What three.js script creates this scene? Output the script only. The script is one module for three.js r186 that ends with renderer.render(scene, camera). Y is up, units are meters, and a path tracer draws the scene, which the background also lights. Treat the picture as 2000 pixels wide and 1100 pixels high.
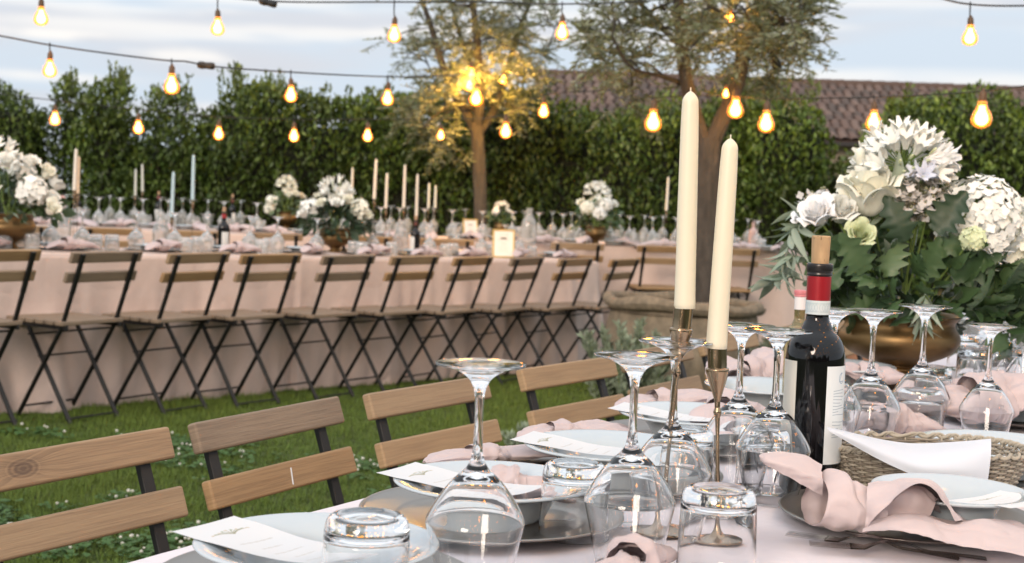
import * as THREE from 'three';
import { mergeGeometries, mergeVertices } from 'three/addons/utils/BufferGeometryUtils.js';
import { RoundedBoxGeometry } from 'three/addons/geometries/RoundedBoxGeometry.js';

// ---------------------------------------------------------------- camera, sky, sun, exposure
const scene = new THREE.Scene();
const EYE = 1.19, LENS = 2800;
const camera = new THREE.PerspectiveCamera(2 * Math.atan(550 / LENS) * 180 / Math.PI, 2000 / 1100, 0.05, 400);
camera.position.set(0, EYE, 0);
camera.rotation.order = 'YXZ';
camera.rotation.set(-Math.atan(175 / LENS), 0, 0.036);
camera.focus = 2.0;
camera.userData.fStop = 9;
camera.updateMatrixWorld(true);

const renderer = new THREE.WebGLRenderer({ antialias: true });
renderer.setSize(1024, 563);
renderer.toneMapping = THREE.LinearToneMapping;
renderer.toneMappingExposure = 1.12;
renderer.shadowMap.enabled = true;
renderer.shadowMap.type = THREE.PCFSoftShadowMap;

function rng(seed) { let s = seed >>> 0; return () => { s = (s + 0x6d2b79f5) | 0; let t = Math.imul(s ^ (s >>> 15), 1 | s); t = (t + Math.imul(t ^ (t >>> 7), 61 | t)) ^ t; return ((t ^ (t >>> 14)) >>> 0) / 4294967296; }; }
function hash3(x, y, z) { let h = Math.imul(x, 374761393) ^ Math.imul(y, 668265263) ^ Math.imul(z, 2147483647 ^ 91); h = Math.imul(h ^ (h >>> 13), 1274126177); return ((h ^ (h >>> 16)) >>> 0) / 4294967296; }
const sm = (t) => t * t * (3 - 2 * t), lerp = (a, b, t) => a + (b - a) * t, clamp = (x, a = 0, b = 1) => Math.min(b, Math.max(a, x));
const sstep = (a, b, x) => sm(clamp((x - a) / (b - a)));
function noise2(x, y, seed = 0, wx = 0, wy = 0) {          // value noise 0..1, tiling every wx, wy cells when given
  const xi = Math.floor(x), yi = Math.floor(y), fx = sm(x - xi), fy = sm(y - yi);
  const m = (a, w) => (w ? ((a % w) + w) % w : a);
  const h = (i, j) => hash3(m(xi + i, wx), m(yi + j, wy), seed);
  return lerp(lerp(h(0, 0), h(1, 0), fx), lerp(h(0, 1), h(1, 1), fx), fy);
}
function fbm(x, y, seed = 0, oct = 4, wx = 0, wy = 0) { let a = 0.5, s = 0, n = 0; for (let o = 0; o < oct; o++) { s += a * noise2(x, y, seed + o * 17, wx, wy); n += a; a *= 0.5; x *= 2; y *= 2; wx *= 2; wy *= 2; } return s / n; }
function noise3(x, y, z, seed = 0) {
  const xi = Math.floor(x), yi = Math.floor(y), zi = Math.floor(z), fx = sm(x - xi), fy = sm(y - yi), fz = sm(z - zi);
  const h = (i, j, k) => hash3(xi + i + seed * 131, yi + j, zi + k);
  const f = (k) => lerp(lerp(h(0, 0, k), h(1, 0, k), fx), lerp(h(0, 1, k), h(1, 1, k), fx), fy);
  return lerp(f(0), f(1), fz);
}

{ // an evening sky of thin stretched cloud: brighter overhead, pale blue with lavender bands low down
  const W = 2048, H = 1024, px = new Float32Array(W * H * 4);
  for (let j = 0; j < H; j++) {
    const el = ((j + 0.5) / H - 0.5) * Math.PI, se = Math.max(0, Math.sin(el));
    for (let i = 0; i < W; i++) {
      const az = (i + 0.5) / W, e = el * 180 / Math.PI;
      const o = (j * W + i) * 4;
      const warp = 1.6 * fbm(az * 24, e * 0.35, 5, 3, 24, 0);
      const bands = fbm(az * 20, e * 0.95 + warp + az * 6, 11, 5, 20, 0);
      const streak = fbm(az * 36, e * 1.7 + warp * 1.5, 23, 4, 36, 0);
      const puff = fbm(az * 70, e * 3.2 + warp, 41, 5, 70, 0), cloud = clamp(sstep(0.40, 0.62, bands) * (0.6 + 0.8 * puff)), hi = clamp(sstep(0.50, 0.72, streak) * 0.7 + 0.9 * sstep(0.54, 0.74, puff) * sstep(0.4, 0.6, bands)) * sstep(0.5, 3, e);
      const blue = [0.43, 0.49, 0.555], grey = [0.45, 0.465, 0.50], white = [0.68, 0.655, 0.62];
      const glow = 1.38 + 0.75 * se;
      for (let c = 0; c < 3; c++) {
        let v = lerp(blue[c], grey[c], cloud);
        v = lerp(v, white[c], 0.85 * hi);
        v = lerp(v, [0.475, 0.53, 0.585][c], 0.7 * (1 - sstep(0, 4, e)));
        px[o + c] = v * glow;
      }
      px[o + 3] = 1;
    }
  }
  const sky = new THREE.DataTexture(px, W, H, THREE.RGBAFormat, THREE.FloatType);
  sky.mapping = THREE.EquirectangularReflectionMapping; sky.magFilter = sky.minFilter = THREE.LinearFilter; sky.needsUpdate = true;
  scene.background = sky; scene.environment = sky;
}
const sun = new THREE.DirectionalLight(0xffeedd, 1.75);
sun.position.set(-7, 5.8, 9); sun.target.position.set(0, 0, -7); sun.castShadow = true; sun.shadow.radius = 34;
Object.assign(sun.shadow.camera, { left: -12, right: 12, top: 12, bottom: -12, near: 0.5, far: 60 });
sun.shadow.mapSize.set(2048, 2048);
scene.add(sun, sun.target);

// ---------------------------------------------------------------- helpers
const V = (x, y, z) => new THREE.Vector3(x, y, z);
const ray = (px, py) => V((px - 1000) / LENS, (550 - py) / LENS, -1).applyQuaternion(camera.quaternion);
const on = (px, py, y) => { const r = ray(px, py); return r.multiplyScalar((y - EYE) / r.y).add(V(0, EYE, 0)); };      // where a sight line meets a level surface
const at = (px, py, d) => { const r = ray(px, py); return r.multiplyScalar(-d / r.z).add(V(0, EYE, 0)); };
const taken = {};
function numbered(n) { const k = taken[n] = (taken[n] ?? -1) + 1; return k ? n + '_' + String(k).padStart(3, '0') : n; }
function shade(m) { m.castShadow = m.receiveShadow = true; return m; }
function tag(o, label, category, group) { if (label) o.userData.label = label; if (category) o.userData.category = category; if (group) o.userData.group = group; return o; }
function thing(name, label, category, pos = [0, 0, 0], turn = 0, group) { const o = new THREE.Group(); o.name = numbered(name); o.position.set(pos.x ?? pos[0], pos.y ?? pos[1], pos.z ?? pos[2]); o.rotation.y = turn; scene.add(o); return tag(o, label, category, group); }
function part(name, geo, mat, parent) { const m = shade(new THREE.Mesh(geo, mat)); m.name = name; parent.add(m); return m; }
function solo(name, geo, mat, label, category, group, pos, turn = 0) { const m = shade(new THREE.Mesh(geo, mat)); m.name = numbered(name); if (pos) m.position.copy(pos); m.rotation.y = turn; scene.add(m); return tag(m, label, category, group); }
function struct(name, geo, mat) { const m = shade(new THREE.Mesh(geo, mat)); m.name = numbered(name); m.userData.kind = 'structure'; scene.add(m); return m; }
function copyOf(o, pos, turn, label, group) { const c = o.clone(); c.name = numbered(o.name.replace(/_\d{3}$/, '')); c.userData = { ...o.userData }; if (pos) c.position.copy(pos); if (turn !== undefined) c.rotation.y = turn; if (label) c.userData.label = label; if (group) c.userData.group = group; scene.add(c); return c; }
function merge(list) {
  const gs = list.map((g) => { g = g.index ? g.toNonIndexed() : g; for (const k of Object.keys(g.attributes)) if (!['position', 'normal', 'uv'].includes(k)) g.deleteAttribute(k); if (!g.attributes.normal) g.computeVertexNormals(); if (!g.attributes.uv) g.setAttribute('uv', new THREE.Float32BufferAttribute(new Float32Array(g.attributes.position.count * 2), 2)); return g; });
  return mergeGeometries(gs, false);
}
const smooth = (g) => { g = g.clone(); g.deleteAttribute('normal'); const uv = g.attributes.uv; g.deleteAttribute('uv'); g = mergeVertices(g, 1e-5); g.computeVertexNormals(); return g; };
function outward(g) { // a closed shell turned the right way out
  const p = g.attributes.position, ix = g.index.array; let vol = 0; const a = V(), b = V(), c = V();
  for (let i = 0; i < ix.length; i += 3) { a.fromBufferAttribute(p, ix[i]); b.fromBufferAttribute(p, ix[i + 1]); c.fromBufferAttribute(p, ix[i + 2]); vol += a.dot(b.cross(c)); }
  if (vol < 0) { for (let i = 0; i < ix.length; i += 3) { const t = ix[i]; ix[i] = ix[i + 1]; ix[i + 1] = t; } g.computeVertexNormals(); }
  return g;
}
function curve2(pts, n = 6) { // smooth profile through [r, y] points; a third entry 1 keeps a hard corner
  const out = []; let run = [];
  const flush = () => { if (run.length > 1) { const c = new THREE.CatmullRomCurve3(run.map((p) => V(p[0], p[1], 0)), false, 'centripetal'); const k = (run.length - 1) * n; for (let i = out.length ? 1 : 0; i <= k; i++) { const q = c.getPoint(i / k); out.push(new THREE.Vector2(Math.max(0, q.x), q.y)); } } };
  for (const p of pts) { run.push(p); if (p[2]) { flush(); run = [p]; } }
  flush(); return out;
}
const lathe = (pts, seg = 32, n = 5) => new THREE.LatheGeometry(curve2(pts, n), seg);
const tube = (pts, r, seg = 12, rad = 6, closed = false) => new THREE.TubeGeometry(new THREE.CatmullRomCurve3(pts, closed, 'centripetal'), seg, r, rad, closed);
const UP = V(0, 1, 0);
function bar(a, b, w, t, across = V(1, 0, 0)) { // flat bar from a to b, w wide along `across`, t thick
  const d = b.clone().sub(a), L = d.length(); d.normalize();
  const x = across.clone().addScaledVector(d, -across.dot(d)).normalize(), z = x.clone().cross(d);
  return new RoundedBoxGeometry(w, L, t, 1, Math.min(w, t) * 0.22).applyMatrix4(new THREE.Matrix4().makeBasis(x, d, z).setPosition(a.clone().add(b).multiplyScalar(0.5)));
}
function taper(pts, radii, rad = 7) { // a limb along points with a radius at each
  const c = new THREE.CatmullRomCurve3(pts, false, 'centripetal'), seg = (pts.length - 1) * 3, g = new THREE.TubeGeometry(c, seg, 1, rad), p = g.attributes.position, q = V();
  for (let i = 0; i <= seg; i++) { c.getPointAt(i / seg, q); const f = i / seg * (radii.length - 1), k = Math.min(radii.length - 2, Math.floor(f)), r = lerp(radii[k], radii[k + 1], f - k);
    for (let j = 0; j <= rad; j++) { const n = i * (rad + 1) + j; p.setXYZ(n, q.x + (p.getX(n) - q.x) * r, q.y + (p.getY(n) - q.y) * r, q.z + (p.getZ(n) - q.z) * r); } }
  g.computeVertexNormals(); return g;
}
function loft(secs, nu = 24, nv = 24) { // a smooth sheet through rows of points
  const rows = secs.map((s) => new THREE.CatmullRomCurve3(s.map((p) => V(p[0], p[1], p[2])), false, 'centripetal').getPoints(nv));
  const pos = [], uv = [], ix = [];
  const cols = Array.from({ length: nv + 1 }, (_, j) => new THREE.CatmullRomCurve3(rows.map((r) => r[j]), false, 'centripetal').getPoints(nu));
  for (let i = 0; i <= nu; i++) for (let j = 0; j <= nv; j++) { pos.push(...cols[j][i].toArray()); uv.push(i / nu * 0.3, j / nv * 0.3); }
  for (let i = 0; i < nu; i++) for (let j = 0; j < nv; j++) { const a = i * (nv + 1) + j; ix.push(a, a + 1, a + nv + 1, a + 1, a + nv + 2, a + nv + 1); }
  const g = new THREE.BufferGeometry(); g.setAttribute('position', new THREE.Float32BufferAttribute(pos, 3)); g.setAttribute('uv', new THREE.Float32BufferAttribute(uv, 2)); g.setIndex(ix); g.computeVertexNormals(); return g;
}
function sheet(fn, nu, nv) { // fn(u, v) -> Vector3, with uv in metres if fn returns {p, uv}
  const pos = [], uv = [], ix = [];
  for (let i = 0; i <= nu; i++) for (let j = 0; j <= nv; j++) { const r = fn(i / nu, j / nv), p = r.p ?? r; pos.push(p.x, p.y, p.z); uv.push(...(r.uv ?? [i / nu, j / nv])); }
  for (let i = 0; i < nu; i++) for (let j = 0; j < nv; j++) { const a = i * (nv + 1) + j; ix.push(a, a + nv + 1, a + 1, a + 1, a + nv + 1, a + nv + 2); }
  const g = new THREE.BufferGeometry(); g.setAttribute('position', new THREE.Float32BufferAttribute(pos, 3)); g.setAttribute('uv', new THREE.Float32BufferAttribute(uv, 2)); g.setIndex(ix); g.computeVertexNormals(); return g;
}
const M4 = (pos, dir, roll = 0, s = 1, from = UP) => new THREE.Matrix4().compose(pos, new THREE.Quaternion().setFromUnitVectors(from, dir.clone().normalize()).multiply(new THREE.Quaternion().setFromAxisAngle(from, roll)), typeof s === 'number' ? V(s, s, s) : s);
const put = (g, ...a) => g.clone().applyMatrix4(M4(...a));

// ---------------------------------------------------------------- textures and materials
function tex(w, h, fn, srgb = false, rx = 1, ry = 1) {
  const d = new Uint8Array(w * h * 4);
  for (let y = 0; y < h; y++) for (let x = 0; x < w; x++) { const c = fn(x / w, y / h), o = (y * w + x) * 4; d[o] = clamp(c[0]) * 255; d[o + 1] = clamp(c[1] ?? c[0]) * 255; d[o + 2] = clamp(c[2] ?? c[0]) * 255; d[o + 3] = 255; }
  const t = new THREE.DataTexture(d, w, h); t.wrapS = t.wrapT = THREE.RepeatWrapping; t.magFilter = THREE.LinearFilter; t.minFilter = THREE.LinearFilter; if (srgb) t.colorSpace = THREE.SRGBColorSpace; t.repeat.set(rx, ry); t.needsUpdate = true; return t;
}
const std = (color, roughness = 0.7, extra = {}) => new THREE.MeshStandardMaterial({ color: Array.isArray(color) ? new THREE.Color().setRGB(...color) : color, roughness, side: THREE.DoubleSide, ...extra });
const phys = (color, roughness, extra = {}) => new THREE.MeshPhysicalMaterial({ color: Array.isArray(color) ? new THREE.Color().setRGB(...color) : color, roughness, side: THREE.DoubleSide, ...extra });
const s2 = (c) => c.map((v) => Math.pow(v, 1 / 2.2));
function woodTex(seed, base, dark, knot) {
  return tex(512, 128, (x, y) => {
    let yy = y + 0.03 * (fbm(x * 4, y * 2, seed, 3, 4, 2) - 0.5) * 4, d = 0;
    if (knot) { const kx = (x - 0.27) * 7, ky = (y - 0.5) * 2.2, r = Math.hypot(kx, ky); d = Math.exp(-r * r * 5); yy += 0.25 * Math.exp(-r * r * 1.5) * Math.sign(ky) * Math.min(1, Math.abs(ky) * 3); if (r < 0.55) d += 0.25 * Math.sin(r * 34); }
    const g = fbm(x * 5, yy * 42, seed + 3, 3, 5, 42), f = fbm(x * 24, yy * 90, seed + 7, 2, 24, 90), b = fbm(x * 3, y * 2, seed + 9, 3, 3, 2);
    const t = clamp(0.36 * sstep(0.30, 0.78, g) + 0.16 * f + 0.55 * (b - 0.4) + 0.8 * d);
    return s2([0, 1, 2].map((c) => lerp(base[c], dark[c], t)));
  }, true);
}
const woodBump = tex(512, 128, (x, y) => [0.6 * fbm(x * 6, y * 60, 4, 3, 6, 60) + 0.4 * fbm(x * 40, y * 20, 9, 2, 40, 20)]);
const woods = [woodTex(1, [0.37, 0.255, 0.15], [0.19, 0.12, 0.068]), woodTex(21, [0.40, 0.25, 0.12], [0.19, 0.11, 0.05]), woodTex(41, [0.41, 0.275, 0.15], [0.24, 0.15, 0.08]), woodTex(61, [0.38, 0.25, 0.14], [0.13, 0.08, 0.05], true)]
  .map((map) => std([1, 1, 1], 0.62, { map, bumpMap: woodBump, bumpScale: 0.0004 }));
const woodGrey = std([1, 1, 1], 0.68, { map: woodTex(81, [0.30, 0.22, 0.15], [0.14, 0.10, 0.07]), bumpMap: woodBump, bumpScale: 0.0008 });
const blackMetal = std([0.006, 0.006, 0.0065], 0.5);
const weave = tex(256, 256, (x, y) => [0.5 + 0.22 * Math.sin(x * Math.PI * 2 * 64) * Math.sin(y * Math.PI * 2 * 64) + 0.4 * (noise2(x * 64, y * 64, 3, 64, 64) - 0.5)]);
const crumple = tex(512, 512, (x, y) => { const a = fbm(x * 5, y * 5, 31, 5, 5, 5), r = 1 - Math.abs(2 * fbm(x * 4, y * 4, 77, 4, 4, 4) - 1); return [0.55 * a + 0.45 * r * r]; });
crumple.repeat.set(1 / 0.9, 1 / 0.9);
const pinkNoise = (base) => tex(512, 512, (x, y) => { const f = fbm(x * 6, y * 6, 5, 4, 6, 6), t = fbm(x * 70, y * 70, 8, 2, 70, 70); const k = 0.93 + 0.1 * f + 0.05 * (t - 0.5); return s2(base.map((c) => c * k)); }, true, 1 / 0.7, 1 / 0.7);
const clothNear = phys([1, 1, 1], 0.85, { map: pinkNoise([0.75, 0.71, 0.755]), bumpMap: crumple, bumpScale: 0.006, sheen: 0.35, sheenRoughness: 0.6, sheenColor: new THREE.Color(0.9, 0.85, 0.85) });
const clothFar = phys([1, 1, 1], 0.88, { map: pinkNoise([0.66, 0.525, 0.465]), bumpMap: crumple, bumpScale: 0.008, sheen: 0.3, sheenRoughness: 0.6, sheenColor: new THREE.Color(0.8, 0.7, 0.65) });
const napkinMat = phys([1, 1, 1], 0.78, { map: pinkNoise([0.58, 0.49, 0.495]), bumpMap: weave, bumpScale: 0.0002, sheen: 0.5, sheenRoughness: 0.5, sheenColor: new THREE.Color(0.9, 0.8, 0.78) });
weave.repeat.set(8, 8);
const glass = phys([1, 1, 1], 0.0, { transmission: 1, thickness: 0.01, ior: 1.5 });
const porcelain = phys([0.48, 0.545, 0.59], 0.16, { clearcoat: 0.6, clearcoatRoughness: 0.08 });
const silver = std([0.50, 0.47, 0.43], 0.22, { metalness: 1 });
const pewter = std([0.30, 0.275, 0.25], 0.3, { metalness: 1, bumpMap: crumple, bumpScale: 0.0008 });
const brassAged = std([1, 1, 1], 0.46, { metalness: 0.9, map: tex(256, 256, (x, y) => { const f = 0.8 * fbm(x * 5, y * 5, 6, 5, 5, 5); return s2([lerp(0.10, 0.34, f), lerp(0.062, 0.215, f), lerp(0.028, 0.09, f)]); }, true), roughnessMap: tex(128, 128, (x, y) => { const f = 0.7 + 0.6 * fbm(x * 6, y * 6, 16, 4, 6, 6); return [f, f, f]; }) });
const brassBright = std([0.36, 0.27, 0.18], 0.2, { metalness: 1 });
const waxMat = phys([0.74, 0.69, 0.54], 0.45, { clearcoat: 0.25, clearcoatRoughness: 0.3 });
const paper = std([0.74, 0.76, 0.78], 0.8);
// ---------------------------------------------------------------- the setting: lawn, hedge, shed roof
const rowA0 = V(-1.905, 0, -6.67), rowDir = V(0.649, 0, -0.761), rowIn = V(-0.761, 0, -0.649);   // the far row of chairs: its first chair, along it, towards its table
const rowT = (x, z) => ((x + 1.905) * 0.649 + (z + 6.67) * -0.761) / 0.513, rowN = (x, z) => (x + 1.905) * -0.761 + (z + 6.67) * -0.649;
const rowY = (t) => 0.03 - 0.085 * clamp(t, -3, 10) / 8;
function groundY(x, z) { const n = rowN(x, z), w = sstep(-2.6, -0.5, n) * (1 - sstep(1.5, 2.6, n)); return lerp(0.03 * sstep(0, 1, n), rowY(rowT(x, z)), w); }
{
  const N = 150, c = (t) => Math.sign(t) * (9 * Math.abs(t) + 111 * Math.pow(Math.abs(t), 5));
  const g = sheet((u, v) => { const x = c(2 * u - 1), z = -7 + c(2 * v - 1); return { p: V(x, groundY(x, z), z), uv: [x, z] }; }, N, N);
  const lawnTex = tex(1024, 1024, (x, y) => { const a = fbm(x * 12, y * 12, 3, 5, 12, 12), b = fbm(x * 90, y * 90, 8, 3, 90, 90); return s2([0.042 + 0.05 * a * b + 0.02 * a, 0.062 + 0.07 * b * a + 0.02 * a, 0.014 + 0.018 * b]); }, true, 1 / 3, 1 / 3);
  struct('lawn', g, std([1, 1, 1], 0.95, { map: lawnTex, bumpMap: tex(256, 256, (x, y) => [fbm(x * 40, y * 40, 2, 3, 40, 40)], false, 4, 4), bumpScale: 0.02 }));
}
function instanced(name, geo, mat, mats, cols, parent) {
  const m = shade(new THREE.InstancedMesh(geo, mat, mats.length)); m.name = parent ? name : numbered(name);
  mats.forEach((q, i) => m.setMatrixAt(i, q)); if (cols) cols.forEach((q, i) => m.setColorAt(i, q)); m.userData.kind = 'stuff'; (parent ?? scene).add(m); return m;
}
{ // blades in small tufts, and white clover heads
  const R = rng(5), gs = [];
  for (let k = 0; k < 7; k++) { const a = R() * 6.28, l = 0.022 + 0.028 * R(), lean = 0.2 + 0.9 * R(), w = 0.0014, d = V(Math.cos(a), 0, Math.sin(a)), s = V(-d.z, 0, d.x), b = d.clone().multiplyScalar(0.012 * R());
    const P = (t, k2) => b.clone().addScaledVector(d, lean * l * t * t).addScaledVector(UP, l * t * (1 - 0.3 * lean * t)).addScaledVector(s, w * (1 - t) * k2);
    const q = [P(0, -1), P(0, 1), P(0.55, -0.8), P(0.55, 0.8), P(1, 0)], g = new THREE.BufferGeometry();
    g.setAttribute('position', new THREE.Float32BufferAttribute([0, 1, 2, 1, 3, 2, 2, 3, 4].flatMap((i) => q[i].toArray()), 3)); g.computeVertexNormals(); gs.push(g); }
  const tuft = merge(gs), mats = [], cols = [], C = new THREE.Color();
  for (let i = 0; i < 150000; i++) {
    const z = -1.6 - 7.8 * Math.pow(R(), 1.35), hw = 0.38 * -z + 0.3, x = (R() * 2 - 1) * hw + 0.1 * z * 0; if (x > 0.6 - (z + 2) * 0.62) continue;
    const patch = fbm(x * 1.3, z * 1.3, 51, 3);
    mats.push(M4(V(x, groundY(x, z) - 0.002, z), UP, R() * 6.28, V(1, 0.6 + 0.8 * patch * (0.5 + R()), 1).multiplyScalar(0.8 + 0.5 * R())));
    const k = 0.6 + 0.7 * R(), y = R() * 0.35 + 0.3 * patch; cols.push(C.clone().setRGB((0.085 + 0.10 * y) * k, (0.16 + 0.05 * y) * k, 0.022 * k));
  }
  instanced('grass', tuft, std([1, 1, 1], 0.75), mats, cols).userData.label = 'short green lawn grass between the dining tables';
  const head = [], leaf = [];
  for (let i = 0; i < 15000; i++) { const z = -1.7 - 4.6 * Math.pow(R(), 1.2), x = (R() * 2 - 1) * (0.38 * -z + 0.3); if (x > 0.2 - (z + 2) * 0.5 || fbm(x * 2.2, z * 2.2, 93, 3) < 0.36 + 0.24 * R() + 0.03 * (-z - 3)) continue;
    const y = groundY(x, z), h = 0.018 + 0.03 * R(); if (R() < 0.5) head.push(M4(V(x, y + h, z), V(0.5 * (R() - 0.5), 1, 0.5 * (R() - 0.5)), 0, V(1, 0.85, 1).multiplyScalar(0.004 + 0.0032 * R())));
    for (let k = 0; k < 9; k++) leaf.push(M4(V(x + 0.09 * (R() - 0.5), y + 0.012 + 0.02 * R(), z + 0.09 * (R() - 0.5)), V(0.7 * (R() - 0.5), 1, 0.7 * (R() - 0.5)), R() * 6, 0.008 + 0.006 * R())); }
  const blob = new THREE.IcosahedronGeometry(1, 1), p = blob.attributes.position; for (let i = 0; i < p.count; i++) { const k = 0.8 + 0.4 * noise3(p.getX(i) * 3, p.getY(i) * 3, p.getZ(i) * 3, 4); p.setXYZ(i, p.getX(i) * k, p.getY(i) * k, p.getZ(i) * k); }
  instanced('clover_blossom', blob, std([0.62, 0.6, 0.52], 0.9), head).userData.label = 'small white clover heads dotted over the lawn';
  const lf = merge([0, 1, 2].map((k) => put(new THREE.CircleGeometry(0.62, 6).rotateX(-Math.PI / 2).translate(0, 0.05, 0.55), V(0, 0, 0), UP, k * 2.09)));
  instanced('clover_leaves', lf, std([0.05, 0.12, 0.025], 0.7), leaf).userData.label = 'low clover leaves among the lawn grass';
}

function leafGeo(len, wid, o = {}) { // one leaf along +y, its face to +z
  const n = o.n ?? 4, prof = o.prof ?? ((t) => Math.sin(Math.PI * Math.pow(t, 0.8))), fold = o.fold ?? 0.25, curl = o.curl ?? 0.2, stalk = o.stalk ?? 0;
  const pos = [], ix = [];
  for (let i = 0; i <= n; i++) { const t = i / n, w = Math.max(0.001, prof(t)) * wid / 2, y = stalk + len * t, z = -curl * len * t * t; pos.push(-w, y, z + fold * w, 0, y, z, w, y, z + fold * w); }
  for (let i = 0; i < n; i++) { const a = i * 3; ix.push(a, a + 1, a + 3, a + 1, a + 4, a + 3, a + 1, a + 2, a + 4, a + 2, a + 5, a + 4); }
  if (stalk) { const s = wid * 0.04, b = pos.length / 3; pos.push(-s, 0, 0, s, 0, 0, 0, stalk, 0); ix.push(b, b + 1, b + 2); }
  const g = new THREE.BufferGeometry(); g.setAttribute('position', new THREE.Float32BufferAttribute(pos, 3)); g.setIndex(ix); g.computeVertexNormals(); return g;
}
const hedgeLeaf = leafGeo(0.062, 0.03, { n: 2, fold: 0.35, curl: 0.25 });
const hedgeMat = std([1, 1, 1], 0.5), hedgeShadeCore = std([0.012, 0.014, 0.007], 1), barkDark = std([0.06, 0.045, 0.03], 0.95);
const quat = new THREE.Quaternion(), eul = new THREE.Euler();
function bush(name, label, category, group, x0, x1, z0, z1, h, count, seed, o = {}) { // foliage over a near-black solid core added to block light; open ones get branches
  const R = rng(seed), cx = (x0 + x1) / 2, cz = (z0 + z1) / 2, hx = (x1 - x0) / 2, hz = (z1 - z0) / 2, y0 = groundY(cx, cz);
  const t = thing(name, label, category, [cx, y0, cz], 0, group), mats = [], cols = [];
  const rr = o.round ?? 0.35, lum = o.lump ?? 0.25, top = o.top ?? (() => 1);
  const edge = (x, y, z) => { // > 0 outside
    const hh = h * top(x), ax = Math.abs(x) - (hx - rr), az = Math.abs(z) - (hz - rr), ay = y - (hh - rr);
    const d = Math.hypot(Math.max(ax, 0), Math.max(ay, 0), Math.max(az, 0)) + Math.min(0, Math.max(ax, ay, az)) - rr;
    const w = noise3((x + cx) * 2.1 + 40, y * 2.1, (z + cz) * 2.1, seed) - 0.5, w2 = noise3((x + cx) * 6 + 40, y * 5, (z + cz) * 6, seed + 3) - 0.5;
    const w0 = noise3((x + cx) * 1.1 + 80, y * 1.3, (z + cz) * 1.1, seed + 7) - 0.5; return d + lum * w + 0.45 * lum * w2 + (o.leaf > 2 ? 0 : 0.5 * lum * w0);
  };
  let tries = 0;
  while (mats.length < count && tries++ < count * 14) {
    const x = (R() * 2 - 1) * (hx + 0.1), z = (R() * 2 - 1) * (hz + 0.1), y = R() * h * 1.12, e = edge(x, y, z);
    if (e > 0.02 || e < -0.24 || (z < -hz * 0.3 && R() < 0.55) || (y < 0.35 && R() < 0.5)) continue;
    eul.set((R() - 0.5) * 2.4 - 0.5 * 0, R() * 6.28, (R() - 0.5) * 1.8); quat.setFromEuler(eul);
    const s = (o.leaf ?? 1) * (0.65 + 0.7 * R());
    mats.push(new THREE.Matrix4().compose(V(x, y, z), quat, V(s, s, s)));
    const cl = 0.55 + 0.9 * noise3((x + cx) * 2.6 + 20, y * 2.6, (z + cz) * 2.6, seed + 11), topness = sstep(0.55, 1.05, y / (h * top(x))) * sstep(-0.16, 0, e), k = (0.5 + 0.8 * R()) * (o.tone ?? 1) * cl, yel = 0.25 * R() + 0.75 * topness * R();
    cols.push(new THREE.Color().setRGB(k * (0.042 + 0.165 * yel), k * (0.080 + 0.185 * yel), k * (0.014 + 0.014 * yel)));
  }
  for (let i = 0; i < (o.shoots ?? 0); i++) { // long shoots standing over the top
    const x = (R() * 2 - 1) * (hx - 0.08), z = (R() * 2 - 1) * hz * 0.6, l = 0.06 + 0.16 * R(), base = h * top(x) - 0.1, lean = V((R() - 0.5) * 0.4, 1, (R() - 0.5) * 0.4).normalize();
    for (let k = 0; k < 40; k++) { const q = R(), a = R() * 6.28; eul.set(0.7 * (R() - 0.3), a, 0.9 * (R() - 0.5)); quat.setFromEuler(eul); const s = (o.leaf ?? 1) * (0.6 + 0.5 * R());
      mats.push(new THREE.Matrix4().compose(V(x, base, z).addScaledVector(lean, (l + 0.1) * q).add(V(0.03 * Math.cos(a), 0, 0.03 * Math.sin(a))), quat, V(s, s, s))); const kk = 0.8 + 0.6 * R(); cols.push(new THREE.Color().setRGB(0.11 * kk, 0.14 * kk, 0.028 * kk)); }
  }
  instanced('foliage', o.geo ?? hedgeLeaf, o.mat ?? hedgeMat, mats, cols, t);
  if (!o.open) { const g = sheet((u, v) => { const x = (2 * u - 1) * (hx - 0.16), a = v * Math.PI * 2, hh = h * top(x) - 0.2, y = hh / 2 + Math.sign(Math.sin(a)) * Math.pow(Math.abs(Math.sin(a)), 0.35) * hh / 2, z = Math.sign(Math.cos(a)) * Math.pow(Math.abs(Math.cos(a)), 0.35) * (hz - 0.16); const e = Math.max(0, edge(x, y, z) + 0.15); return V(x * (1 - 0.0 * e), Math.max(0, y - e), z - Math.sign(z) * Math.min(Math.abs(z), e * 0.7)); }, 40, 28); part('branches', g, hedgeShadeCore, t); }  // solid dark block inside the leaves, inner shade put into its colour
  else { const gs = []; for (let i = 0; i < 16; i++) { const x = (R() * 2 - 1) * hx * 0.7, z = (R() * 2 - 1) * hz * 0.6; gs.push(taper([V(x * 0.4, 0, z * 0.4), V(x * 0.7, h * 0.4, z * 0.7), V(x, h * (0.75 + 0.2 * R()) * top(x), z)], [0.014, 0.009, 0.003], 5)); } part('branches', merge(gs), o.wood ?? barkDark, t); }
  return t;
}
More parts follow.
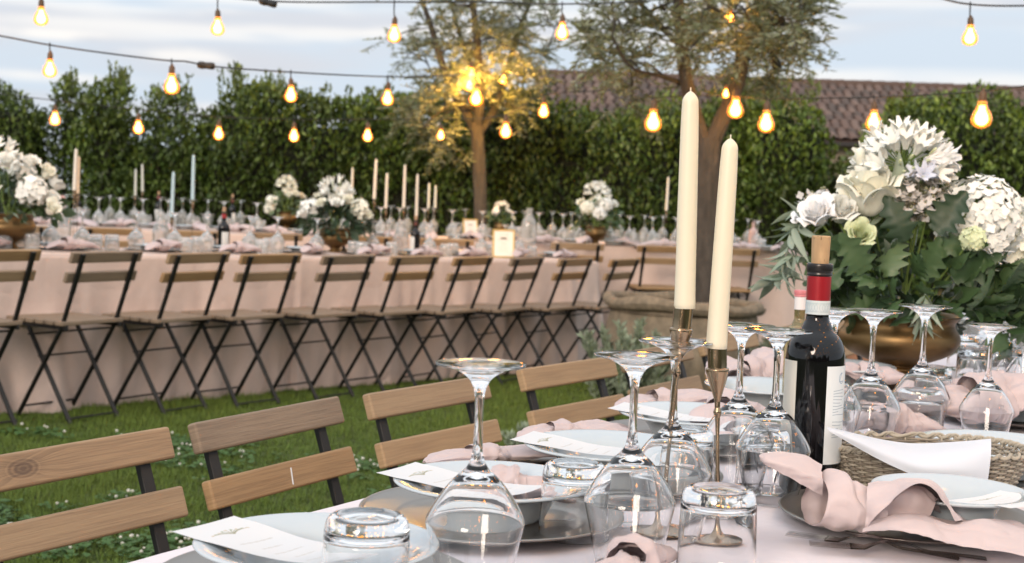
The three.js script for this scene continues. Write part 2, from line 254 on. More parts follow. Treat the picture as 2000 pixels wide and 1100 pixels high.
{
  const Z = -14, X = (px, d = 14) => at(px, 300, d).x, H = (px, py, d = 14) => at(px, py, d).y - 0.03;
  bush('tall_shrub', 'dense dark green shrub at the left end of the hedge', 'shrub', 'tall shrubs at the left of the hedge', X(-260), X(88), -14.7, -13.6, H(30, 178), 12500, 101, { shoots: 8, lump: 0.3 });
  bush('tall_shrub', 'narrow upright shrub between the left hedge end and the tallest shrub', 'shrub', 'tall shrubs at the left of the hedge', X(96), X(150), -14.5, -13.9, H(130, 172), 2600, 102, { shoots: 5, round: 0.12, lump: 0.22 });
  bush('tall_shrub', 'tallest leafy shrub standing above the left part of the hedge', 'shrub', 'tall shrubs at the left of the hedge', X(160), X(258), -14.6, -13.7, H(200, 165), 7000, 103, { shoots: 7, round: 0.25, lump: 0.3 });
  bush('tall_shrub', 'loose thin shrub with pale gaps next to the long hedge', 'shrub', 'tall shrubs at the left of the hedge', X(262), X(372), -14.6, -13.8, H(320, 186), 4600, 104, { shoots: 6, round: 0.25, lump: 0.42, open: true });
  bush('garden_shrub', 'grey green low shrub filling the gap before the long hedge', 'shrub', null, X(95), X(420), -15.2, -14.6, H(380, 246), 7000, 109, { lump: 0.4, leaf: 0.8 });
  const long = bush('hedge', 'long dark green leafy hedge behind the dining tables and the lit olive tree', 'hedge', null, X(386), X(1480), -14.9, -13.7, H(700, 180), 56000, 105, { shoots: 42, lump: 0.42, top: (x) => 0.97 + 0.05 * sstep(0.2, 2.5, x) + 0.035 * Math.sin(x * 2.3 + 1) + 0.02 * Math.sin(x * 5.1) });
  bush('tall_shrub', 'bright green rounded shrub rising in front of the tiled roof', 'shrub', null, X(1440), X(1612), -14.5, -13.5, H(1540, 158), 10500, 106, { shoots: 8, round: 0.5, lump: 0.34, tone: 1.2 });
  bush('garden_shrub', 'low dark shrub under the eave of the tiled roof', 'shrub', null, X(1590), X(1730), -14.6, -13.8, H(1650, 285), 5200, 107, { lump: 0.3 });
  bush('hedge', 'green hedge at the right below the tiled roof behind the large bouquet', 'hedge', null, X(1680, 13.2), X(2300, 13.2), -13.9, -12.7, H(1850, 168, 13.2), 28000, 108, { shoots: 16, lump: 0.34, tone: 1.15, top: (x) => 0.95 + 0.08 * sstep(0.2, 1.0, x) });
}
{ // trees that close the garden behind the viewer; the bottle and the glasses mirror them
  bush('hedge', 'tall dark hedge closing the garden behind the viewer', 'hedge', null, -14, 1.5, 13.2, 15.2, 3.3, 9000, 131, { lump: 1.1, leaf: 4.5, round: 0.9, top: (x) => 0.8 + 0.16 * Math.sin(x * 0.9) + 0.1 * Math.sin(x * 2.3) });
  bush('hedge', 'tall dark hedge behind the viewer to the right', 'hedge', null, 1.2, 15, 13.6, 15.6, 3.8, 8000, 132, { lump: 1.2, leaf: 4.5, round: 0.9, top: (x) => 0.78 + 0.18 * Math.sin(x * 0.8 + 2) + 0.1 * Math.sin(x * 2.1) });
}
{ // the low building behind the hedge, its roof laid with curved tiles
  const d0 = 31, eave = at(1650, 274, d0).y, ridgeL = at(1060, 138, 36), ridgeR = at(1990, 182, 36), ridge = (ridgeL.y + ridgeR.y) / 2 - 0.04, x0 = ridgeL.x - 0.15, x1 = ridgeR.x + 2.5;
  const b = thing('tiled_roof_building', 'low building with a terracotta tiled roof behind the hedge', 'building', [0, 0, 0]);
  const wallMat = std([0.35, 0.27, 0.2], 0.9);
  part('wall', new THREE.BoxGeometry(x1 - x0 - 0.4, eave - 0.05, 9.6).translate((x0 + x1) / 2, (eave - 0.05) / 2, -36.2), wallMat, b);
  const rise = ridge - eave, run = 36 - d0, L = Math.hypot(rise, run), slope = Math.atan2(rise, run);
  const bed = part('roof_bed', merge([new THREE.BoxGeometry(x1 - x0, 0.06, L).rotateX(slope).translate((x0 + x1) / 2, (eave + ridge) / 2 - 0.05, -(d0 + 36) / 2), new THREE.BoxGeometry(x1 - x0, 0.06, L).rotateX(-slope).translate((x0 + x1) / 2, (eave + ridge) / 2 - 0.05, -36 - run / 2)]), std([0.10, 0.055, 0.04], 0.95), b);
  const tiles = [1, 2, 3, 4].map((k) => std([[0.145, 0.085, 0.062], [0.115, 0.07, 0.052], [0.175, 0.11, 0.082], [0.09, 0.06, 0.046]][k - 1], 0.85));
  const tw = 0.225, tl = 0.40, arc = (up) => { const g = new THREE.CylinderGeometry(tw * 0.42, tw * 0.5, tl * 1.12, 7, 1, true, up ? Math.PI / 2 : -Math.PI / 2, Math.PI); g.rotateX(-Math.PI / 2).scale(1, 0.62, 1); if (up) g.rotateZ(0); return g; };
  const cap = new THREE.CylinderGeometry(tw * 0.42, tw * 0.52, tl * 1.12, 7, 1, true, -Math.PI / 2, Math.PI).rotateX(-Math.PI / 2).scale(1, 0.75, 1), R = rng(77), rest = [];
  const rows = Math.ceil(L / tl), cols = Math.floor((x1 - x0) / tw); const list = [];
  for (let r = 0; r < rows; r++) for (let c = 0; c < cols; c++) { const f = (r + 0.5) / rows, x = x0 + (c + 0.5) * tw + (r % 2 ? 0.04 : 0) + 0.012 * (R() - 0.5), y = eave + rise * f + 0.0 + 0.012 * R(), z = -d0 - run * f; list.push([x, y, z, Math.floor(R() * 4), 0.06 * (R() - 0.5)]); }
  const zone = (x) => (x > 6.0 && x < 10.4) ? 0 : 1; list.sort((a, c) => zone(a[0]) - zone(c[0]) || c[2] - a[2]);
  list.forEach(([x, y, z, k, tw2], i) => { if (i < 300) { const m = part('roof_tile', cap, tiles[k], b); m.position.set(x, y, z); m.rotation.set(slope + 0.05, tw2, 0); } else rest.push([cap.clone().rotateX(slope + 0.05).rotateY(tw2).translate(x, y, z), k]); });
  for (let k = 0; k < 4; k++) { const m = part('roof_tiles', merge(rest.filter((q) => q[1] === k).map((q) => q[0])), tiles[k], b); m.userData.kind = 'stuff'; }
  const rg = []; for (let x = x0; x < x1; x += 0.34) rg.push(new THREE.CylinderGeometry(0.11, 0.125, 0.38, 8, 1, false).rotateZ(Math.PI / 2).translate(x, ridge + 0.03 + 0.01 * R(), -36)); part('ridge_tiles', merge(rg), tiles[1], b);
  part('gutter', new THREE.BoxGeometry(x1 - x0, 0.09, 0.08).translate((x0 + x1) / 2, eave - 0.08, -d0 + 0.06), std([0.03, 0.022, 0.02], 0.6), b);
}

// ---------------------------------------------------------------- olive trees
const barkTex = tex(256, 512, (x, y) => { const a = fbm(x * 10, y * 5, 3, 4, 10, 5), b = fbm(x * 40, y * 12, 9, 3, 40, 12); const k = 0.55 + 0.75 * a * (0.5 + b); return s2([0.07 * k, 0.06 * k, 0.05 * k]); }, true, 1, 3);
const oliveBark = std([1, 1, 1], 0.95, { map: barkTex, bumpMap: tex(256, 512, (x, y) => [fbm(x * 14, y * 6, 13, 4, 14, 6)], false, 1, 3), bumpScale: 0.022 });
const oliveLeafMat = phys([1, 1, 1], 0.55, { transmission: 0.3, thickness: 0 });
const oliveLeaf = leafGeo(0.058, 0.0125, { n: 2, fold: 0.2, curl: 0.15, prof: (t) => Math.sin(Math.PI * Math.pow(t, 0.9)) });
function olive(label, base, limbs, crowns, seed, nSub, nTwig, leafScale = 1) {
  const R = rng(seed), t = thing('olive_tree', label, 'tree', base), skel = [], tips = [], wood = [], fine = [], mats = [], cols = [];
  const keep = (pts, r) => { const c = new THREE.CatmullRomCurve3(pts, false, 'centripetal'); for (const p of c.getSpacedPoints(Math.max(3, pts.length * 4))) skel.push({ p, r }); };
  limbs.forEach(([pts, radii], i) => { const q = pts.map((p) => p.clone().sub(base)); (i ? wood : wood).push(taper(q, radii, i ? 8 : 14)); keep(i ? q : q.slice(-2), radii[radii.length - 1]); });
  const total = crowns.reduce((s, c) => s + c.w, 0);
  const pick = () => { let k = R() * total, c = crowns[0]; for (const q of crowns) { if (k < q.w) { c = q; break; } k -= q.w; } let x, y, z; do { x = R() * 2 - 1; y = R() * 2 - 1; z = R() * 2 - 1; } while (x * x + y * y + z * z > 1); return V(c.c.x + x * c.r[0], c.c.y + y * c.r[1], c.c.z + z * c.r[2]).sub(base); };
  const near = (p) => { let b = skel[0], m = 1e9; for (const s of skel) { const d = s.p.distanceToSquared(p) + (s.p.y > p.y ? 0.02 : 0); if (d < m) { m = d; b = s; } } return b; };
  for (let i = 0; i < nSub; i++) { const e = pick(), s = near(e); if (s.p.distanceTo(e) < 0.12) continue; const mid = s.p.clone().lerp(e, 0.5).add(V((R() - 0.5) * 0.12, (R() - 0.35) * 0.12, (R() - 0.5) * 0.12)); wood.push(taper([s.p, mid, e], [Math.min(s.r, 0.014), 0.008, 0.004], 5)); keep([s.p, mid, e], 0.004); tips.push(e); }
  for (let i = 0; i < nTwig; i++) {
    const tp = tips[Math.floor(R() * tips.length)], e0 = tp.clone().add(V(R() * 2 - 1, R() * 1.6 - 0.9, R() * 2 - 1).multiplyScalar(0.2)), st = near(e0).p, dir = e0.clone().sub(st), len = Math.min(dir.length() * 1.3, 0.3); if (len < 0.05) continue; dir.setLength(len);
    const e = st.clone().add(dir).add(V(0, -0.25 * len * R(), 0)), mid = st.clone().lerp(e, 0.5).add(V(0.03 * (R() - 0.5), 0.05 * R(), 0.03 * (R() - 0.5)));
    fine.push(tube([st, mid, e], 0.0016, 4, 3)); const n = Math.ceil(len / 0.011);
    for (let k = 0; k < n; k++) { const f = 0.12 + 0.88 * k / n, q = f < 0.5 ? st.clone().lerp(mid, f * 2) : mid.clone().lerp(e, f * 2 - 1), a = k * 1.9 + R(), side = V(Math.cos(a), 0.3 * (R() - 0.5), Math.sin(a)), d = dir.clone().normalize().multiplyScalar(0.8).add(side);
      mats.push(M4(q, d, R() * 6.28, leafScale * (0.7 + 0.6 * R()))); const g = R(), k2 = 0.75 + 0.5 * R(); cols.push(g < 0.45 ? new THREE.Color().setRGB(0.27 * k2, 0.30 * k2, 0.19 * k2) : new THREE.Color().setRGB(0.14 * k2, 0.165 * k2, 0.07 * k2)); }
  }
  part('trunk', merge(wood.slice(0, 1)), oliveBark, t); const lm = part('limbs', merge(wood.slice(1)), oliveBark, t); part('twigs', merge(fine), std([0.10, 0.085, 0.06], 0.9), lm);
  instanced('foliage', oliveLeaf, oliveLeafMat, mats, cols, t); return t;
}
{
  const P = (d) => (x, y, dz = 0) => at(x, y, d - dz), a = P(12.9), b1 = a(940, 470); b1.y = 0.03;
  const E = (f, x, y, rx, ry, d, w) => ({ c: f(x, y), r: [rx / LENS * d, ry / LENS * d, 0.75], w });
  olive('slender olive tree with lamps glowing in its fork before the hedge', b1,
    [[[b1, a(938, 400), a(936, 330), a(933, 275), a(930, 240)], [0.075, 0.066, 0.06, 0.062, 0.06]],
     [[a(931, 262), a(915, 228), a(885, 180), a(862, 120), a(838, 40), a(800, -60)], [0.05, 0.042, 0.035, 0.028, 0.02, 0.012]],
     [[a(932, 250), a(938, 190, 0.1), a(934, 110, 0.2), a(925, 20, 0.2), a(905, -90, 0.2)], [0.05, 0.04, 0.034, 0.026, 0.014]],
     [[a(934, 262), a(962, 222, -0.1), a(985, 160, -0.2), a(1010, 70, -0.3), a(1050, -30, -0.3)], [0.042, 0.034, 0.028, 0.022, 0.012]],
     [[a(926, 215), a(890, 205, 0.3), a(850, 225, 0.45), a(825, 250, 0.5)], [0.022, 0.015, 0.01, 0.005]],
     [[a(940, 170), a(905, 90, -0.3), a(880, 0, -0.4), a(860, -80, -0.4)], [0.026, 0.022, 0.016, 0.01]]],
    [E(a, 840, 40, 90, 110, 12.9, 3), E(a, 930, 20, 120, 110, 12.9, 3), E(a, 1020, 60, 75, 110, 12.9, 2.6), E(a, 850, 195, 75, 75, 12.9, 2.4), E(a, 985, 165, 80, 70, 12.9, 2.2), E(a, 920, -70, 170, 80, 12.9, 2.5), E(a, 930, 165, 75, 60, 12.9, 2.4), E(a, 845, 265, 38, 40, 12.9, 0.5)], 301, 110, 1250);
  const c = P(9), b2 = c(1380, 640); b2.y = 0.03;
  olive('larger olive tree with a thick forked trunk rising from the wide planter', b2,
    [[[b2, c(1379, 560), c(1380, 450), c(1383, 350), c(1386, 270)], [0.085, 0.082, 0.076, 0.074, 0.07]],
     [[c(1380, 290), c(1362, 240), c(1345, 180, 0.1), c(1330, 80, 0.15), c(1322, -60, 0.2)], [0.05, 0.045, 0.042, 0.034, 0.024]],
     [[c(1388, 285), c(1410, 235), c(1440, 165, -0.05), c(1458, 80, -0.1), c(1485, 0, -0.1), c(1510, -90, -0.1)], [0.058, 0.05, 0.048, 0.044, 0.036, 0.024]],
     [[c(1340, 165), c(1290, 148, 0.3), c(1230, 130, 0.5), c(1195, 70, 0.6)], [0.018, 0.014, 0.01, 0.006]],
     [[c(1452, 100), c(1500, 60, 0.2), c(1540, 20, 0.4), c(1580, -30, 0.5)], [0.026, 0.02, 0.014, 0.008]],
     [[c(1330, 90), c(1270, 30, -0.2), c(1220, -30, -0.3)], [0.022, 0.016, 0.01]]],
    [E(c, 1210, 60, 110, 75, 9, 2.6), E(c, 1340, 40, 110, 95, 9, 3), E(c, 1470, 50, 95, 85, 9, 3.4), E(c, 1550, 0, 60, 70, 9, 1.8), E(c, 1380, -60, 230, 60, 9, 3), E(c, 1500, 120, 60, 45, 9, 0.8), E(c, 1180, 125, 50, 40, 9, 0.4), E(c, 1210, 205, 40, 40, 9, 0.15)], 401, 105, 1150, 1.0);
}
// ---------------------------------------------------------------- tables under their cloths
function clothGeo(L, W, H, seed, o = {}) { // a floor-length cloth over a table L long (x) and W wide (z); its foot at y = 0
  const per = [], r = 0.05, step = o.step ?? 0.03, R = rng(seed);
  const line = (x0, z0, x1, z1, nx, nz) => { const l = Math.hypot(x1 - x0, z1 - z0), n = Math.max(1, Math.round(l / step)); for (let i = 0; i < n; i++) per.push([lerp(x0, x1, i / n), lerp(z0, z1, i / n), nx, nz, 0]); };
  const a = L / 2, b = W / 2;
  line(a - r, -b, -a + r, -b, 0, -1); arc2(-a + r, -b + r, -Math.PI / 2, -1); line(-a, -b + r, -a, b - r, -1, 0); arc2(-a + r, b - r, Math.PI, -1); line(-a + r, b, a - r, b, 0, 1); arc2(a - r, b - r, Math.PI / 2, -1); line(a, b - r, a, -b + r, 1, 0); arc2(a - r, -b + r, 0, -1);
  function arc2(cx, cz, a0, s) { for (let i = 0; i < 6; i++) { const t = a0 + s * i / 6 * Math.PI / 2; per.push([cx + r * Math.cos(t), cz + r * Math.sin(t), Math.cos(t), Math.sin(t), 1]); } }
  const n = per.length, top = o.top ?? 16, sk = o.skirt ?? 14, amp = o.amp ?? 0.022; let acc = 0; const len = per.map((p, i) => { const q = per[(i + n - 1) % n]; if (i) acc += Math.hypot(p[0] - q[0], p[1] - q[1]); return acc; });
  const seam = o.seam;
  return sheet((u, v) => {
    const i = Math.round(u * n) % n, [x, z, nx, nz, cn] = per[i], s = len[i], k = Math.round(v * (top + sk + 3));
    if (k <= top) { const t = k / top, cx = clamp(x, -a + b, a - b), px = lerp(cx, x, t), pz = lerp(0, z, t); const w = o.wrinkle ?? 0.0015; return { p: V(px, H + w * (fbm(px * 5 + 50, pz * 5 + 50, seed, 4) - 0.5) * 2 - (t === 1 ? 0.004 : 0), pz), uv: [px, pz] }; }
    const j = k - top, c = j <= 3 ? j / 3 : 1, down = j <= 3 ? 0.006 + 0.014 * (1 - Math.cos(c * Math.PI / 2)) : 0.02 + (H - 0.02) * (j - 3) / sk, out = 0.014 * Math.sin(c * Math.PI / 2), g = sm(clamp(down / H));
    const big = fbm(s * 2.4 + 9, 0.4 * g, seed + 5, 3) - 0.5, fine = fbm(s * 9 + 3, 0.8 * g, seed + 9, 2) - 0.5, deep = Math.pow(Math.abs(Math.sin(s * 5.1 + 2.2 * Math.sin(s * 1.7))), 6);
    let off = out + amp * (0.25 + 1.5 * g) * (1.5 * big + 0.8 * fine) + amp * 0.5 * g * deep + (cn ? 0.03 * g : 0) + 0.015 * g;
    if (seam !== undefined && nz > 0.9) { const q = x - seam; off += q < 0 && q > -0.03 ? 0.012 * g - 0.008 : q >= 0 && q < 0.06 ? -0.02 * (0.4 + g) : 0; }
    const dragY = j > 3 && j === sk + 3 ? 0.004 + 0.012 * Math.abs(fine) : 0;
    return { p: V(x + nx * off, Math.max(0.002, H - down + dragY), z + nz * off), uv: [s, H - down + W / 2] };
  }, n, top + sk + 3);
}
const TABLE = 0.77;
// far row: the cloth's front face stands half a metre in front of the chair backs
const aL = 5.6, aCentreT = 3.25, aW = 0.9, aOff = 0.5;
const aCentre = rowA0.clone().addScaledVector(rowDir, aCentreT * 0.513).addScaledVector(rowIn, aOff + aW / 2);
const tableA = solo('tablecloth', clothGeo(aL, aW, TABLE + 0.005, 11, { seam: -0.12, amp: 0.075, step: 0.018 }), clothFar, 'floor length dusty pink tablecloth behind the long row of folding chairs', 'tablecloth', null, aCentre.clone().setY(rowY(aCentreT)));
// local x of the cloth runs along -rowDir so that local +z looks at the chairs
tableA.rotation.set(0, Math.atan2(-rowIn.x, -rowIn.z), 0); tableA.rotateZ(Math.atan2(-(0.085 / 8) / 0.513, 1) * 1);
const yA = (x, z) => rowY(rowT(x, z)) + TABLE + 0.006;
const onA = (px, py) => { let p = on(px, py, TABLE); for (let i = 0; i < 5; i++) p = on(px, py, yA(p.x, p.z)); return p; };
const edgeA = (x) => 497 + 0.0165 * (x - 200);
// back table, nearly square to the view
const bP = V(-4.6, 0, -10.75), bQ = V(2.35, 0, -11.45), bDir = bQ.clone().sub(bP).normalize(), bL = bP.distanceTo(bQ), bIn = V(-bDir.z, 0, bDir.x).multiplyScalar(-1);
if (bIn.z > 0) bIn.multiplyScalar(-1);
const bCentre = bP.clone().add(bQ).multiplyScalar(0.5).addScaledVector(bIn, 0.45);
solo('tablecloth', clothGeo(bL, 0.9, TABLE, 12, { amp: 0.05, step: 0.03 }), clothFar, 'long dusty pink tablecloth on the rear table next to the hedge', 'tablecloth', null, bCentre.clone().setY(0.03), Math.atan2(-bDir.z, bDir.x));
const yB = 0.03 + TABLE + 0.004, onB = (px, py) => on(px, py, yB), edgeB = (x) => 443 + 0.036 * (x - 100);
// near table: along nearU, across nearN
const nearU = V(0.515, 0, -0.857), nearN = V(0.857, 0, 0.515), nearP = (u, n, y = 0) => V(0.515 * u + 0.857 * n, y, -0.857 * u + 0.515 * n);
const nU0 = 0.35, nU1 = 6.3, nN0 = -1.16, nN1 = -0.2;
const nearCloth = solo('tablecloth', clothGeo(nU1 - nU0, nN1 - nN0, TABLE, 13, { amp: 0.02, step: 0.025, top: 40, wrinkle: 0.003 }), clothNear, 'pale pink tablecloth of the nearest table laid with glasses and plates', 'tablecloth', null, nearP((nU0 + nU1) / 2, (nN0 + nN1) / 2), Math.atan2(0.857, 0.515));
const yN = TABLE + 0.003, onN = (px, py, h = 0) => on(px, py, yN + h);

// ---------------------------------------------------------------- folding chairs
const HW = 0.155; // half the distance between the side frames
function makeChair() {
  const t = new THREE.Group(), slat = (h, w) => { const g = new RoundedBoxGeometry(w, h, 0.02, 2, 0.005); const p = g.attributes.position, uv = g.attributes.uv; for (let i = 0; i < p.count; i++) uv.setXY(i, (p.getX(i) + w / 2) / w, 0.1 + 0.8 * (p.getY(i) + h / 2) / h); return g; };
  const lean = Math.atan2(0.12, 0.34), up = (y) => -0.12 * (y - 0.45) / 0.34;
  const rail = (name, y0, h, w) => { const m = part(name, slat(h, w), woods[0], t); const yc = y0 + h / 2; m.position.set(0, yc, up(yc) + 0.017); m.rotation.x = -lean; return m; };
  rail('back_slat', 0.740, 0.052, 0.41); rail('back_slat', 0.650, 0.050, 0.41);
  const seatG = []; for (let i = 0; i < 6; i++) { const g = slat(0.05, 0.36); g.rotateX(-Math.PI / 2).translate(0, 0.462, 0.0 + i * 0.06); seatG.push(g); }
  part('seat', merge(seatG), woods[0], t);
  for (const s of [-1, 1]) {
    const x = s * HW, xi = s * (HW - 0.016);
    part('rear_upright', merge([bar(V(x, 0.782, -0.117), V(x, 0.60, up(0.60)), 0.024, 0.012), bar(V(x, 0.605, up(0.605)), V(x, 0.44, 0.005), 0.02, 0.012), bar(V(x, 0.45, 0), V(x, 0.008, 0.27), 0.02, 0.012)]), blackMetal, t);
    part('leg', merge([bar(V(xi, 0.45, 0.24), V(xi, 0.008, -0.04), 0.02, 0.012), new THREE.CylinderGeometry(0.008, 0.008, 0.03, 8).rotateZ(Math.PI / 2).translate(s * (HW - 0.006), 0.254, 0.118)]), blackMetal, t);
    part('seat_rail', bar(V(x, 0.444, -0.03), V(x, 0.444, 0.34), 0.012, 0.022), blackMetal, t);
  }
  for (const [y, z] of [[0.30, 0.145], [0.395, 0.21], [0.03, -0.028], [0.06, 0.235], [0.425, 0.015]]) part('stretcher', new THREE.CylinderGeometry(0.005, 0.005, 2 * HW, 6).rotateZ(Math.PI / 2).translate(0, y, z), blackMetal, t);
  return t;
}
const chairProto = makeChair();
function chair(pos, turn, label, group, woodK, sc = 1) {
  const c = chairProto.clone(); c.name = numbered('folding_chair'); c.position.copy(pos); c.rotation.y = turn; c.scale.setScalar(sc); tag(c, label, 'folding chair', group); scene.add(c);
  c.children.forEach((m, i) => { if (/slat|seat$/.test(m.name)) m.material = Array.isArray(woodK) ? woodK[i % woodK.length] : woodK; }); return c;
}
const ordinal = ['first', 'second', 'third', 'fourth', 'fifth', 'sixth', 'seventh', 'eighth', 'ninth', 'tenth', 'eleventh', 'twelfth'];
{
  const R = rng(8), face = Math.atan2(-0.85, -0.527);
  for (let k = -1; k <= 8; k++) {
    const p = rowA0.clone().addScaledVector(rowDir, k * 0.513 + 0.05 * (R() - 0.5)).addScaledVector(rowIn, 0.12 + 0.03 * (R() - 0.5)); p.y = rowY(k);
    chair(p, face + 0.2 * (R() - 0.5), k < 0 ? 'folding chair cut by the left photo edge at the far pink table' : k === 8 ? 'folding chair at the far right end of the row beside the planter' : `${ordinal[k + 1]} folding chair from the left end of the row before the pink tablecloth`, 'folding chairs along the far table', [[woods[1], woodGrey, woods[0]][(k + 4) % 3], [woods[1], woods[0], woodGrey][(k + 5) % 3], woodGrey], 1.03).scale.z = 1.14;
  }
  const back = [[52, 'leftmost folding chair at the rear table behind the large left bouquet'], [222, 'folding chair at the rear table below the grey candle pair'], [378, 'folding chair at the rear table behind the tall blue candle'], [532, 'folding chair at the rear table left of the bouquet with the brass bowl'], [706, 'folding chair at the rear table half hidden by the brass bowl'], [868, 'folding chair at the rear table left of the gold menu frame'], [1128, 'folding chair at the rear table below the narrow white bouquet'], [1302, 'folding chair at the rear table left of the tall cream candle'], [1446, 'rightmost folding chair at the rear table right of the thick olive trunk']];
  back.forEach(([x, label], k) => { const q = on(x, edgeB(x) + 2, 0.82), f = (q.z - bP.z) , p = V(at(x, edgeB(x), 10.55).x, 0.03, 0); p.z = bP.z + (p.x - bP.x) * bDir.z / bDir.x + 0.36; chair(p, Math.atan2(bIn.x, bIn.z) + 0.16 * (R() - 0.5), label, 'folding chairs along the rear table', [woods[k % 3], woods[(k + 1) % 3], woods[1]]); });
  const nearLabels = ['nearest folding chair, a dark knot in its top slat, cut by the left edge', 'weathered grey brown folding chair second from the left at the near table', 'light brown folding chair directly left of the front wine glass stem', 'folding chair before the silvery low plants at the near table', 'folding chair behind the second and third wine glass stems', 'folding chair seen between the two tall cream candles and the bottle', 'folding chair partly hidden by the wine bottle at the near table', 'folding chair just left of the brass footed urn at the near table', 'farthest folding chair of the near table hidden behind the brass urn'];
  const ends = [[310, 834], [655, 775], [928, 733], [1173, 695]].map(([x, y]) => on(x, y, 0.79)); const turns = [0.0, 0.05, -0.03, -0.06];
  const face2 = Math.atan2(nearN.x, nearN.z);
  for (let k = 0; k < 9; k++) {
    const e = k < 4 ? ends[k].clone() : ends[3].clone().addScaledVector(nearU, (k - 3) * 0.5).addScaledVector(nearN, 0.02 * (R() - 0.5));
    const p = e.addScaledVector(nearU, -0.2025).addScaledVector(nearN, 0.115); p.y = groundY(p.x, p.z);
    const kk = k === 0 ? [woods[3], woods[0], woods[0]] : k === 1 ? [woodGrey, woods[1], woods[1]] : [woods[[0, 1, 0, 2, 0, 2, 0, 2, 0][k]], woods[[0, 1, 2, 2, 0, 2, 0, 2, 0][k]], woods[0]];
    const c = chair(p, face2 + (turns[k] ?? 0.05 * (R() - 0.5)), nearLabels[k], 'folding chairs along the near table', kk);
    if (k === 1) part('wax_drip', merge([bar(V(0.01, 0.690, -0.0573), V(0.005, 0.662, -0.0474), 0.003, 0.0016)]).translate(0, 0, 0.0), paper, c);
  }
}

// ---------------------------------------------------------------- tableware shapes
const glassCache = {};
function wineGeo(seg) { // an upturned wine glass standing on its rim, hollow, 24 cm tall
  return glassCache['w' + seg] ??= (() => {
    const o = [[0.0360, 0], [0.0405, 0.022], [0.0465, 0.05], [0.0508, 0.068], [0.0518, 0.0735], [0.0505, 0.079], [0.0400, 0.0985], [0.0240, 0.119], [0.0110, 0.1315], [0.0062, 0.143], [0.0047, 0.165], [0.0046, 0.195], [0.0062, 0.212], [0.0120, 0.2235], [0.0240, 0.2315], [0.0400, 0.2365], [0.0468, 0.2380, 1], [0.0470, 0.2398, 1], [0.0300, 0.2402], [0, 0.2400]];
    const i = [[0, 0.1235], [0.0060, 0.1215], [0.0215, 0.1165], [0.0378, 0.0968], [0.0484, 0.0778], [0.0499, 0.0735], [0.0490, 0.0685], [0.0450, 0.05], [0.0392, 0.022], [0.0349, 0.0004, 1]];
    const pts = [...curve2(i, seg > 30 ? 3 : 2), ...curve2(o, seg > 30 ? 4 : 2)]; return outward(new THREE.LatheGeometry(pts, seg));
  })();
}
function tumblerGeo(seg) {
  return glassCache['t' + seg] ??= (() => {
    const i = [[0, 0.0740], [0.0300, 0.0735], [0.0352, 0.0700], [0.0368, 0.0620], [0.0395, 0.03], [0.0412, 0.0004, 1]], o = [[0.0424, 0], [0.0412, 0.03], [0.0400, 0.066], [0.0392, 0.0790], [0.0370, 0.0865], [0.0330, 0.0905], [0.0285, 0.0912], [0.0255, 0.0895], [0.0200, 0.0882], [0, 0.0885]];
    return outward(new THREE.LatheGeometry([...curve2(i, seg > 30 ? 5 : 2), ...curve2(o, seg > 30 ? 5 : 2)], seg));
  })();
}
const glassFar = phys([0.96, 0.96, 0.95], 0.03, { transmission: 0.86, thickness: 0.01, ior: 1.5 });  // its share of white diffuse stands in for bright sky glare on far glassware
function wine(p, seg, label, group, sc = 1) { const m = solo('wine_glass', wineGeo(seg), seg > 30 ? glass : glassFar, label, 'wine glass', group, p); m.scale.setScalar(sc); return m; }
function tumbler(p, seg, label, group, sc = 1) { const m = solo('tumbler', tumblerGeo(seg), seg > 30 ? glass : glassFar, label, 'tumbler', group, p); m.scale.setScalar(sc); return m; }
function candleGeo(L, r, seg) { return lathe([[0, 0], [r * 1.04, 0, 1], [r, L * 0.1], [r * 0.92, L * 0.6], [r * 0.8, L * 0.93], [r * 0.72, L * 0.965], [r * 0.4, L * 0.988], [r * 0.12, L * 0.998], [0, L]], seg, 4); }
function holderGeo(H, seg, k = 1) { // slim candlestick: disc foot, thin stem, flared cup
  return lathe([[0, 0], [0.038 * k, 0, 1], [0.038 * k, 0.003, 1], [0.012 * k, 0.007], [0.0045 * k, 0.02], [0.0032 * k, 0.05], [0.0032 * k, H - 0.105], [0.0052 * k, H - 0.098], [0.0035 * k, H - 0.092], [0.0036 * k, H - 0.085, 1], [0.0036 * k, H - 0.084], [0.0145 * k, H - 0.046], [0.0142 * k, H - 0.043, 1], [0.0118 * k, H - 0.042, 1], [0.0122 * k, H, 1], [0.0112 * k, H, 1], [0.0106 * k, H - 0.02, 1], [0, H - 0.02]], seg, 3);
}
const candleHue = { cream: waxMat, ivory: phys([0.78, 0.72, 0.62], 0.5), peach: phys([0.80, 0.62, 0.44], 0.5), blue: phys([0.47, 0.62, 0.68], 0.5), grey: phys([0.62, 0.64, 0.58], 0.5) };
function candleOn(p, hStick, L, r, hue, label, hLabel, o = {}) {
  const h = solo('candlestick', holderGeo(hStick, o.seg ?? 12, o.k ?? 1), o.metal ?? brassBright, hLabel, 'candlestick', o.hGroup, p), c = thing('taper_candle', label, 'candle', p.clone().add(V(0, hStick - 0.018, 0)), 0, o.group), q = new THREE.Group(); 
  const L2 = L + 0.018, m = part('wax', candleGeo(L2, r, o.seg ?? 12), candleHue[hue], c), w = part('wick', new THREE.CylinderGeometry(0.0008, 0.001, 0.006, 5).translate(0, L2 + 0.0015, 0), std([0.75, 0.7, 0.6], 0.9), c);
  if (o.tilt) c.rotation.set(o.tilt[0], 0, o.tilt[1]); if (o.hTilt) h.rotation.set(o.hTilt[0], 0, o.hTilt[1]); return c;
}
